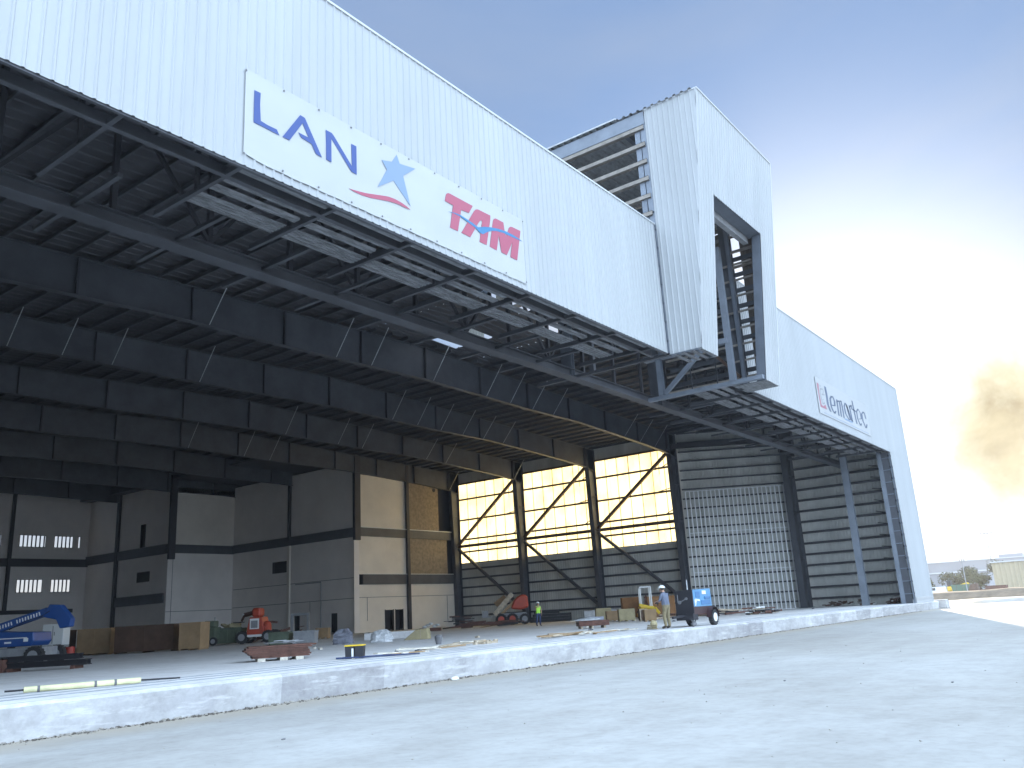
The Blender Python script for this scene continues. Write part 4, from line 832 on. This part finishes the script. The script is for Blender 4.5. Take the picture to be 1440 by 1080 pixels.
for k in range(9):
    a0=math.pi*k/9;a1=math.pi*(k+1)/9
    m.add([(.72+.46*math.cos(a0),-.70,.38+.46*math.sin(a0)),(.72+.46*math.cos(a1),-.70,.38+.46*math.sin(a1)),(.72+.46*math.cos(a1),-.45,.38+.46*math.sin(a1)),(.72+.46*math.cos(a0),-.45,.38+.46*math.sin(a0))],[(0,1,2,3)])
m.build('mudguard','frame_dk',t); m=MB(); m.cyl((-.95,-.2,1.6),(-.95,-.2,2.1),.03,8); m.box((1.12,-.5,.5),(1.2,-.4,.62)); m.build('exhaust_stack','galv',t)
m=MB(); m.cyl((-1.0,-.35,.0),(-1.0,-.35,.35),.04,8); m.sphere((-.85,-.3,.12),.16,8,sc3=(1.2,.8,.7)); m.build('jack_stand','joint',t)
# debris and lumber to the right
pile('lumber_pile','low pile of reddish boards behind the blue generator','lumber pile',64.0,29.6,34,7,1.2,.35,(('rust',.5),('wood',.3),('black',.2)),rz=SR+.25)
pile('lumber_pile','heap of dark scrap and white rubbish at the foot of the stud partition','scrap heap',60.5,23.6,26,2.6,1.0,.45,(('rust',.4),('black',.4),('whitep',.12),('wood',.2)),long=(.3,1.0))
pile('lumber_pile','long brown pile of stacked boards along the outer wall left of the blue door post','lumber pile',82.2,23.6,34,1.0,4.5,.4,(('rust',.6),('cardd',.5),('whitep',.06)),rz=0,long=(.4,1.2))
pile('lumber_pile','brown pile of boards and sheets between the blue door post and the jamb','lumber pile',81.6,19.2,30,2.6,1.4,.4,(('cardd',.7),('whitep',.05),('rust',.3)),rz=0,long=(.8,2.2))
m=MB(); m.sphere((0,0,.04),.12,8,sc3=(1.2,.8,.5)); m.cbox((.08,.02,.05),(.14,.1,.03),rz=.5); o=m.build('paper_scrap','whitep'); o.location=(18.8,16.35,0); tag(o,'crumpled white paper scrap on the ground below the slab edge','litter')
for (x,y,l) in ((18.5,6.9,'dark pebble on the apron left of the other one'),(18.2,3.6,'dark pebble farthest right on the apron'),(9.1,11.5,'dark pebble near the left foreground')):
    m=MB(); m.sphere((0,0,.01),.03,6,sc3=(1.5,.8,.4)); m.cbox((.02,0,.01),(.03,.03,.02),rz=.4); o=m.build('pebble','joint'); o.location=(x,y,0); tag(o,l,'pebble')
for k in range(16):
    x=rnd.uniform(20,75); y=rnd.uniform(20,33); m=MB(); m.cbox((0,0,.03),(rnd.uniform(.1,.35),.12,.06),rz=rnd.uniform(0,3)); m.cbox((.05,.02,.07),(.1,.07,.04),rz=1); o=m.build('rubbish_scrap',rnd.choice(('wood','joint','woodw'))); o.location=(x,y,FL); tag(o,'small loose scrap lying on the open slab','scrap','loose scraps on the slab')
for (x,y,z,l) in ((61.66,72.0,FL,'thin vertical grey conduit pipe on the side face of the room block'),):
    m=MB(); m.cyl((0,0,0),(0,0,5.4),.05,8); m.cyl((0,0,5.4),(0,4.2,5.4),.05,8); o=m.build('conduit_pipe','grey'); o.location=(x,y,z); tag(o,l,'pipe')
# ------------------------------------------------------------------ far background to the right
def farbld(name,label,x,y0,y1,z,mt,rz=0,pan=8,roofbits=()):
    t=thing(name,label,'building',(x,(y0+y1)/2,0)); w=abs(y1-y0)/2
    m=MB(); m.box((0,-w,0),(30,w,z)); m.build('wall',mt,t); m=MB(); m.box((-.3,-w-.3,z),(30.3,w+.3,z+.35)); r=m.build('roof','flash' if mt!='tan' else mt,t)
    for a,b,h in roofbits: m=MB(); m.box((2,a,z+.35),(8,b,z+.35+h)); m.build('roof_unit',mt,r)
    k=-w+4
    while k<w-4:
        m=MB(); m.box((-.08,k,z*.45),(-.01,k+2.2,z*.62)); m.build('window','glass',t); k+=pan*1.6
    return t
farbld('far_hangar','long pale grey flat roofed building farthest away on the right',380,-40,86,11.6,'farwall',roofbits=((20,28,1.2),(-5,3,1.0),(-30,-24,1.3)))
farbld('far_shed','lower pale building in front of the long grey one next to the hangar corner',300,44,70,6.2,'farwall')
t=thing('storage_container','big tan sheet metal container standing on the right horizon','container',(212,27.0,0)); m=MB(); ribwall(m,(0,0,0),(0,1,0),(-1,0,0),-6.0,3.0,.3,6.4,pitch=.9,h=.1,w=.4,top=.2); m.box((.02,-6,.2),(8,3,6.4)); m.build('container_wall','tan',t); m=MB(); m.box((-.3,-6.2,6.4),(8.2,3.2,6.65)); m.build('container_roof','flash',t); m=MB(); m.box((-.12,-7.0,0),(.3,-6.0,6.2)); m.build('corner_frame','flash',t)
t=thing('parked_trailer','low white box trailer standing sunlit left of the trees','trailer',(215,49.5,0)); m=MB(); m.box((0,-4.2,.9),(2.4,4.2,2.9)); m.build('trailer_box','whitep',t,bevel=.05); m=MB(); m.box((-.02,1.6,1.0),(0-.021,1.7,2.8)) ; m.build('trailer_seam','joint',t)
for y in (-3,-2,3): wheel(t,.2,y,.5,.3,'grey',axis='x')
t=thing('green_skip','dull green waste skip in front of the far trees','skip',(205,35.2,0)); m=MB(); m.prism([(-2.3,2.3),(-1.9,.2),(1.9,.2),(2.3,2.3)],(0,0,0),(0,1,0),(0,0,1),(1,0,0),2.0); m.build('skip_body',mat('skip_green',(.07,.14,.10),.6),t); m=MB()
for k in (-1.2,0,1.2): m.box((-.08,k-.08,.3),(0,k+.08,2.2))
m.build('skip_rib','green',t)
t=thing('yellow_excavator','yellow excavator with its arm raised parked among the far trees','excavator',(207,37.2,0)); m=MB(); m.box((0,-1.6,.2),(2.6,1.6,1.0)); m.build('track','black',t,bevel=.2); m=MB(); m.box((.2,-1.4,1.0),(2.6,1.5,2.0)); m.build('excavator_body','yellow',t,bevel=.15); m=MB(); m.box((.3,.5,2.0),(1.7,1.4,3.2)); m.build('cab','glass',t,bevel=.1); m=MB(); m.bar((.8,-.5,1.9),(.8,-2.6,2.5),.4,.45); m.bar((.8,-2.6,2.5),(.8,-3.6,1.2),.35,.35); m.build('arm','yellow',t)
t=thing('site_truck','dark brown flatbed truck parked just right of the utility pole','truck',(185,27.0,0)); m=MB(); m.box((0,-3.0,.6),(2.2,2.2,1.1)); m.build('flatbed','cardd',t); m=MB(); m.prism([(2.3,.5),(3.9,.5),(3.9,1.3),(3.4,2.2),(2.3,2.3)],(0,0,0),(0,1,0),(0,0,1),(1,0,0),2.2); m.build('truck_cab','brown',t,bevel=.08); m=MB(); m.cbox((1.1,-.8,1.4),(1.6,3.6,.6)); m.build('truck_load','rust',t)
for y in (-2.2,-.9,3.1): wheel(t,.1,y,.45,.3,'grey',axis='x')
t=thing('white_van','small white van half hidden in front of the far trees','van',(203,40.5,0)); m=MB(); m.prism([(-2.2,.4),(2.2,.4),(2.2,1.2),(1.5,1.35),(1.1,2.0),(-2.1,2.05)],(0,0,0),(0,1,0),(0,0,1),(1,0,0),1.9); m.build('van_body','whitep',t,bevel=.08); m=MB(); m.box((-.02,-.3,1.35),(0,.9,1.9)); m.build('van_window','glass',t); wheel(t,.2,-1.4,.36,.2,axis='x'); wheel(t,.2,1.4,.36,.2,axis='x')
def tree(x,y,h,r,label,seed,name='leafy_tree'):
    q=random.Random(seed); t=thing(name,label,'tree',(x,y,0)); m=MB(); p=Vector((0,0,0))
    m.cyl((0,0,0),(.1,0,h*.45),.22,8,r2=.14)
    L=[]
    for k in range(7):
        a=q.uniform(0,6.28); e=Vector((math.cos(a)*r*.6,math.sin(a)*r*.6,h*q.uniform(.5,.85))); m.cyl((.1,0,h*q.uniform(.3,.45)),e,.1,6,r2=.03); L.append(e)
    m.build('trunk','bark',t); m=MB()
    for k in range(900):
        c=q.choice(L); a=Vector((q.gauss(0,1),q.gauss(0,1),q.gauss(0,.7))); a.normalize(); a*=r*.55*q.random()**.4; s=q.uniform(.14,.34); u=Vector((q.gauss(0,1),q.gauss(0,1),q.gauss(0,1))).normalized(); v=u.orthogonal().normalized(); o=c+a
        m.add([o-u*s,o+v*s*.6,o+u*s,o-v*s*.6],[(0,1,2,3)])
    m.build('crown','leaf',t)
for i,(x,y,h,r,l) in enumerate(((221,46.5,4.6,2.0,'small thin tree at the left end of the far tree group'),(226,41.0,5.4,2.6,'rounded dark tree in the middle of the far tree group'),(224,37.0,6.2,2.8,'tallest tree of the far group next to the tan container'),(238,32,7.9,2.6,'dark tree top showing above the tan container'),(214,44.6,3.4,2.2,'low dark bush left of the green skip'),(216,33.6,4.2,2.6,'low dark bush between the excavator and the tan container'),(190,14.6,9.4,2.5,'brownish tree at the right edge of the view'))): tree(x,y,h,r,l,i)
for (x,y,h,l) in ((330,46.5,19,'tall thin floodlight mast with a lamp cluster against the white sky'),(200,33.6,7.2,'short leaning utility pole in front of the tan container')):
    t=thing('light_mast',l,'mast',(x,y,0)); m=MB(); m.cyl((0,0,0),(0,0,h),.22 if h>10 else .12,10,r2=.12 if h>10 else .08); m.build('mast_pole','grey',t)
    m=MB(); m.box((-.1,-2.0 if h>10 else -.6,h),(.1,2.0 if h>10 else .6,h+.15)); m.build('cross_arm','grey',t)
    for k in range(4 if h>10 else 2): m=MB(); q=-1.6+1.07*k if h>10 else -.4+.8*k; m.box((-.25,q-.3 if h>10 else q-.06,h-.35),(.15,q+.3 if h>10 else q+.06,h-.02)); m.build('lamp_head','grey',t,bevel=.03)
# ------------------------------------------------------------------ people
def person(label,loc,rz,J,Rr,F,colours,hat,pants='khaki',shirt='shirt',bulk=1.,tall=1.):
    """J joints, Rr radii, F edges"""
    me=bpy.data.meshes.new('person'); names=list(J); idx={n:i for i,n in enumerate(names)}
    me.from_pydata([J[n] for n in names],[(idx[a],idx[b]) for a,b in F],[])
    o=bpy.data.objects.new('person',me); C.objects.link(o)
    md=o.modifiers.new('skin','SKIN'); 
    for i,n in enumerate(names):
        sv=me.skin_vertices[0].data[i]; sv.radius=Rr[n] if isinstance(Rr[n],tuple) else (Rr[n],Rr[n]); sv.use_root=(n=='pelvis')
    md.use_smooth_shade=True
    sb=o.modifiers.new('sub','SUBSURF'); sb.levels=2; sb.render_levels=2
    dg=bpy.context.evaluated_depsgraph_get(); dg.update()
    me2=bpy.data.meshes.new_from_object(o.evaluated_get(dg))
    o.modifiers.clear(); o.data=me2; me2.materials.clear()
    for c in ('skin',shirt,pants,'boot'): me2.materials.append(M[c])
    for p in me2.polygons:
        p.use_smooth=True; p.material_index=colours(p.center)
    o.location=loc; o.rotation_euler=(0,0,rz); o.scale=(bulk,bulk,tall)
    tag(o,label,'person')
    hd=Vector(J['head'])
    # face
    fwd=Vector(hat)
    f=MB(); side=Vector((-fwd.y,fwd.x,0)); c=hd
    f.sphere(tuple(c+fwd*.105+Vector((0,0,-.005))),.02,6,sc3=(1,1,1.4)); f.build('nose','skin',o,smooth=True)
    for s_ in (-1,1):
        f=MB(); f.sphere(tuple(c+fwd*.088+side*.034*s_+Vector((0,0,.022))),.013,6); f.build('eye','boot',o,smooth=True)
        f=MB(); f.sphere(tuple(c+side*.082*s_),.026,6,sc3=(.6,.6,1.2)); f.build('ear','skin',o,smooth=True)
    f=MB(); f.cbox(tuple(c+fwd*.094+Vector((0,0,-.052))),(.045,.045,.010)); f.build('mouth','redp',o)
    f=MB(); f.sphere(tuple(c-fwd*.012+Vector((0,0,.005))),.098,10,sc3=(.98,.98,1.02)); f.v=[v for v in f.v]; f.v=[(v if (Vector(v)-c).dot(fwd)<.02 or v[2]>c.z+.05 else tuple(c+(Vector(v)-c)*.85)) for v in f.v]; f.build('hair','boot',o,smooth=True)
    h=MB(); h.sphere(tuple(c+Vector((0,0,.05))),.135,14,sc3=(1,1,.85),z0=0.); h.cyl(tuple(c+Vector((0,0,.045))),tuple(c+Vector((0,0,.06))),.15,16); h.cbox(tuple(c+fwd*.14+Vector((0,0,.052))),(.12,.16,.015),rz=math.atan2(fwd.y,fwd.x)); h.build('hard_hat','whitep',o,smooth=False)
    return o
def hand(parent,w,d,nrm,mt='skin'):
    """open slightly curled hand at wrist w pointing along d, palm normal nrm"""
    w=Vector(w); d=Vector(d).normalized(); n=Vector(nrm).normalized(); s=d.cross(n).normalized(); n=s.cross(d).normalized()
    m=MB(); c=w+d*.045; 
    vs=[c+d*(a*.045)+s*(b*.038)+n*(e*.013) for e in (-1,1) for a,b in ((-1,-.75),(1,-1),(1,1),(-1,.75))]
    m.add(vs,[(0,3,2,1),(4,5,6,7),(0,1,5,4),(1,2,6,5),(2,3,7,6),(3,0,4,7)])
    for k,l in enumerate((.068,.078,.073,.056)):
        b=w+d*.088+s*(.028-.0187*k); q=b+d*l*.45+n*.006; r_=q+d*l*.3+n*l*.25; e=r_+d*l*.12+n*l*.25
        m.cyl(b,q,.0095,7,r2=.009); m.cyl(q,r_,.009,7,r2=.008); m.cyl(r_,e,.008,7,r2=.006)
    b=w+d*.03+s*.034; q=b+d*.025+s*.022+n*.008; e=q+d*.03+s*.004+n*.012
    m.cyl(b,q,.012,7,r2=.0105); m.cyl(q,e,.0105,7,r2=.008)
    m.build('hand',mt,parent,smooth=True)
# foreground worker: back turned three-quarters, looking down at something held in front (local +x is forward)
J={'pelvis':(0,0,.96),'waist':(.01,0,1.10),'chest':(.03,0,1.32),'neck0':(.05,0,1.47),'neck':(.08,0,1.54),'head':(.12,0,1.65),'headtop':(.13,0,1.73),
 'shL':(.04,.17,1.42),'elL':(.10,.25,1.16),'wrL':(.31,.17,1.13),'shR':(.04,-.17,1.42),'elR':(.08,-.26,1.16),'wrR':(.31,-.14,1.10),
 'hipL':(0,.10,.90),'knL':(.03,.13,.49),'anL':(-.02,.14,.10),'toL':(.15,.17,.045),'hipR':(0,-.10,.90),'knR':(.03,-.12,.49),'anR':(0,-.13,.10),'toR':(.17,-.15,.045)}
Rr={'pelvis':(.155,.125),'waist':(.15,.12),'chest':(.175,.13),'neck0':(.09,.08),'neck':.06,'head':(.083,.1),'headtop':(.07,.08),'shL':.072,'elL':.048,'wrL':.032,'shR':.072,'elR':.048,'wrR':.032,'hipL':.105,'knL':.075,'anL':.06,'toL':(.05,.04),'hipR':.105,'knR':.075,'anR':.06,'toR':(.05,.04)}
F=[('pelvis','waist'),('waist','chest'),('chest','neck0'),('neck0','neck'),('neck','head'),('head','headtop'),('chest','shL'),('shL','elL'),('elL','wrL'),('chest','shR'),('shR','elR'),('elR','wrR'),('pelvis','hipL'),('hipL','knL'),('knL','anL'),('anL','toL'),('pelvis','hipR'),('hipR','knR'),('knR','anR'),('anR','toR')]
def colW(c):
    if c.z>1.52: return 0
    if c.x>.13 and c.z>1.0 and abs(c.y)>.07: return 0
    if c.z>.985: return 1
    if c.z<.13: return 3
    return 2
w1=person('person standing with back half turned in a grey shirt and khaki trousers with a white hard hat, looking down','','',J,Rr,F,colW,(1,0,-.0)) if False else person('person in grey shirt, khaki trousers and white hard hat, back half turned, looking down',(35.55,18.25,FL),SR+2.35,J,Rr,F,colW,(.93,0,-.36),bulk=1.16,tall=1.05)
hand(w1,(.315,.165,1.13),(1,-.3,-.1),(0,-.6,-.8)); hand(w1,(.315,-.135,1.10),(1,.3,.1),(0,.6,.8))
m=MB(); m.cbox((.42,.01,1.12),(.05,.22,.14)); m.cyl((.42,-.05,1.12),(.42,-.05,.95),.02,8); m.build('tool_box_held','black',w1) if False else None
m=MB(); m.cbox((0,0,0),(.06,.20,.14)); m.cyl((0,-.06,0),(0,-.06,-.16),.02,8); o=m.build('hand_tool','black',bevel=.01); v=Matrix.Rotation(SR+2.35,3,'Z')@Vector((.47,.01,1.17)); o.location=Vector((35.55,18.25,FL))+v; o.rotation_euler=(0,0,SR+2.35); tag(o,'small black tool held in both hands by the grey shirted person','tool')
# tools and coil at the worker's feet
t=place('hose_coil','dusty tan coil of hose and bags at the feet of the grey shirted person','hose coil',35.0,18.75); m=MB()
for k in range(3):
    for i in range(14):
        a=2*math.pi*i/14; b=2*math.pi*(i+1)/14; r=.22-.02*k; m.cyl((r*math.cos(a),r*math.sin(a)*.6,.05+.07*k),(r*math.cos(b),r*math.sin(b)*.6,.05+.07*k),.03,6)
m.build('hose','khaki',t); m=MB(); m.sphere((.1,.1,.22),.17,8,sc3=(1,.7,1.1)); m.build('bag','cream',t)
# distant worker in the high visibility vest, facing the camera and holding something to the ear
J2=dict(J); J2.update({'head':(.06,0,1.64),'headtop':(.06,0,1.72),'neck':(.04,0,1.53),'elR':(.14,-.22,1.16),'wrR':(.17,-.10,1.42),'elL':(.02,.27,1.14),'wrL':(.12,.24,.92),'knL':(.06,.12,.49),'knR':(-.02,-.12,.49),'anR':(-.06,-.13,.10),'toR':(.11,-.15,.045)})
def colV(c):
    if c.z>1.50 and abs(c.y)<.12: return 0
    if c.z<1.05 and abs(c.y)>.19 and c.z>.8: return 0
    if c.z>1.36 and c.x>.11: return 0
    if abs(c.y)>.2 and c.z>1.0: return 0
    if c.z>.95: return 1
    if c.z<.13: return 3
    return 2
w2=person('distant person in yellow-green vest, jeans and white hard hat by the black beam stack',(54.2,38.6,FL),SR-1.2,J2,Rr,F,colV,(1,0,0),pants='navycloth',shirt='hivis')
hand(w2,(.17,-.095,1.42),(0,.25,1),(0,1,0)); hand(w2,(.12,.24,.92),(.1,0,-1),(0,-1,0))
# ------------------------------------------------------------------ sky settings
VEIL_C=(2.5,2.8,3.3); BACK_C=(13.,16.4,20.4); GP=30.; GLOW_C=(6.6,6.2,5.5); EXPO=1.0; HORIZ_C=(5.6,5.4,5.1); HAZE=.00045; HALO_C=(5.6,5.1,3.3)
CLOUD_A=(3.0,2.45,1.5); CLOUD_B=(4.7,4.05,2.6)
# ------------------------------------------------------------------ sun, sky, camera
SUN_AZ=math.atan2(.277,1.0); SUN_EL=R(9.5)
sd=Vector((math.cos(SUN_EL)*math.cos(SUN_AZ),math.cos(SUN_EL)*math.sin(SUN_AZ),math.sin(SUN_EL)))
l=bpy.data.lights.new('sun','SUN'); l.energy=5.0; l.angle=R(.53); l.color=(1,.83,.60)
lo=bpy.data.objects.new('sun',l); C.objects.link(lo); lo.rotation_euler=sd.to_track_quat('Z','Y').to_euler(); lo.location=(0,0,60)
w=bpy.data.worlds.new('World'); sc.world=w; w.use_nodes=True; nt=w.node_tree; N=nt.nodes; L=nt.links
for n in list(N): N.remove(n)
out=N.new('ShaderNodeOutputWorld'); bg=N.new('ShaderNodeBackground'); L.new(bg.outputs[0],out.inputs[0])
sky=N.new('ShaderNodeTexSky'); sky.sky_type='NISHITA'; sky.sun_disc=False; sky.sun_elevation=SUN_EL; sky.sun_rotation=math.pi/2-SUN_AZ; sky.air_density=1.0; sky.dust_density=.15; sky.ozone_density=1.5
bg.inputs['Strength'].default_value=.10
tc=N.new('ShaderNodeTexCoord'); V=tc.outputs['Generated']
def math_(op,a,b=None,clamp=False):
    n=N.new('ShaderNodeMath'); n.operation=op; n.use_clamp=clamp
    for i,q in enumerate((a,b)):
        if q is None: continue
        if isinstance(q,(int,float)): n.inputs[i].default_value=q
        else: L.new(q,n.inputs[i])
    return n.outputs[0]
def dot(vec):
    n=N.new('ShaderNodeVectorMath'); n.operation='DOT_PRODUCT'; L.new(V,n.inputs[0]); n.inputs[1].default_value=vec; return n.outputs['Value']
sx=N.new('ShaderNodeSeparateXYZ'); L.new(V,sx.inputs[0])
zc=math_('MAXIMUM',sx.outputs[2],0.0)
den=math_('ADD',zc,.22); px_=math_('DIVIDE',sx.outputs[0],den); py_=math_('DIVIDE',sx.outputs[1],den)
cv=N.new('ShaderNodeCombineXYZ'); L.new(px_,cv.inputs[0]); L.new(py_,cv.inputs[1])
def noise(scale,detail,vec,rough=.55,dist=0.):
    n=N.new('ShaderNodeTexNoise'); n.inputs['Scale'].default_value=scale; n.inputs['Detail'].default_value=detail; n.inputs['Roughness'].default_value=rough; n.inputs['Distortion'].default_value=dist; L.new(vec,n.inputs['Vector']); return n.outputs[0]
def ramp(fac,els):
    r=N.new('ShaderNodeValToRGB'); L.new(fac,r.inputs[0]); cr=r.color_ramp
    while len(cr.elements)<len(els): cr.elements.new(.5)
    for e,(p,c) in zip(cr.elements,els): e.position=p; e.color=(*c,1) if isinstance(c,tuple) else (c,c,c,1)
    return r.outputs[0]
def mix(f,a,b,bt='MIX'):
    n=N.new('ShaderNodeMix'); n.data_type='RGBA'; n.blend_type=bt
    if isinstance(f,(int,float)): n.inputs[0].default_value=f
    else: L.new(f,n.inputs[0])
    for i,q in ((6,a),(7,b)):
        if isinstance(q,tuple): n.inputs[i].default_value=(*q,1)
        else: L.new(q,n.inputs[i])
    return n.outputs[2]
ds=dot(tuple(sd))
# thin cloud veil everywhere, unseen bright bank added behind the camera to light front and interior, glow round the low sun
veil=ramp(noise(.8,6,cv.outputs[0],.55,.5),[(.42,0.),(.66,1.)])
back=ramp(dot((-.35,-.62,.70)),[(.12,0.),(.5,1.)])
near=ramp(ds,[(.80,0.),(.995,1.)])

col=mix(.78,sky.outputs[0],(1.2,1.95,3.55))
col=mix(math_('MULTIPLY',veil,.75),col,VEIL_C)
hz=math_('POWER',math_('SUBTRACT',1.,zc),9.)
col=mix(math_('MULTIPLY',hz,.75),col,HORIZ_C)
col=mix(math_('MULTIPLY',back,.95),col,BACK_C)
g1=math_('POWER',math_('MAXIMUM',ds,0.),GP)
gl=mix(1.,(0,0,0),(1,1,1)) if False else None
gc=N.new('ShaderNodeVectorMath'); gc.operation='SCALE'; gc.inputs[0].default_value=GLOW_C; L.new(g1,gc.inputs['Scale'])
ad=N.new('ShaderNodeVectorMath'); ad.operation='ADD'; L.new(col,ad.inputs[0]); L.new(gc.outputs[0],ad.inputs[1]); col=ad.outputs[0]
# dark sunlit-edged cloud column low on the right
ca=math_('DIVIDE',math_('SUBTRACT',dot((-.106,.994,0)),-.004),.052)
cb=math_('DIVIDE',math_('SUBTRACT',sx.outputs[2],.150),.080)
cn=noise(13.,5,V,.6,.3)
cm=math_('ADD',math_('SUBTRACT',1.,math_('ADD',math_('MULTIPLY',ca,ca),math_('MULTIPLY',cb,cb))),math_('MULTIPLY',math_('SUBTRACT',cn,.5),3.0))
front=ramp(dot((.984,.105,.145)),[(.9,0.),(.93,1.)])
halo=math_('SUBTRACT',1.15,math_('MULTIPLY',math_('ADD',math_('MULTIPLY',ca,ca),math_('MULTIPLY',cb,cb)),.34))
hm_=math_('MULTIPLY',ramp(math_('ADD',halo,math_('MULTIPLY',math_('SUBTRACT',cn,.5),1.2)),[(.0,0.),(1.,1.)]),front)
col=mix(math_('MULTIPLY',hm_,.8),col,HALO_C)
cmask=math_('MULTIPLY',ramp(cm,[(.05,0.),(.95,1.)]),front)
ccol=ramp(noise(14.,5,V,.6,.3),[(.35,CLOUD_A),(.62,CLOUD_B)])
col=mix(math_('MULTIPLY',cmask,.93),col,ccol)
L.new(col,bg.inputs[0])
m=MB(); m.box((-90,-260,-1),(460,150,31)); hz_=m.build('haze','dark'); hz_['kind']='stuff'
hm=bpy.data.materials.new('haze_air'); hm.use_nodes=True; hn=hm.node_tree
hn.nodes.remove(hn.nodes['Principled BSDF']); pv=hn.nodes.new('ShaderNodeVolumePrincipled'); pv.inputs['Color'].default_value=(.93,.95,1,1); pv.inputs['Density'].default_value=HAZE; pv.inputs['Anisotropy'].default_value=.3; hn.links.new(pv.outputs[0],hn.nodes['Material Output'].inputs['Volume']); hz_.data.materials.clear(); hz_.data.materials.append(hm)
cam=bpy.data.cameras.new('camera'); co=bpy.data.objects.new('camera',cam); C.objects.link(co); sc.camera=co
cam.sensor_width=36; cam.sensor_fit='HORIZONTAL'; cam.lens=1191/1440*36; cam.clip_end=6000; cam.clip_start=.1
X=Vector((0.6030270327175872,-0.7957560725998127,-0.05595239702053597)); Y=Vector((-0.17574677334889596,-0.20094333408844145,0.9637089021809817)); Z=Vector((-0.7781204723365617,-0.5713090664482252,-0.2610258246319385))
co.matrix_world=Matrix(((X.x,Y.x,Z.x,0),(X.y,Y.y,Z.y,0),(X.z,Y.z,Z.z,1.7),(0,0,0,1)))
vs_=sc.view_settings; vs_.view_transform='Standard'; vs_.look='None'; vs_.gamma=1; vs_.exposure=EXPO; vs_.use_curve_mapping=False
sc.render.engine='CYCLES'; sc.cycles.max_bounces=8; sc.cycles.diffuse_bounces=5; sc.cycles.transmission_bounces=4; sc.cycles.sample_clamp_indirect=4.
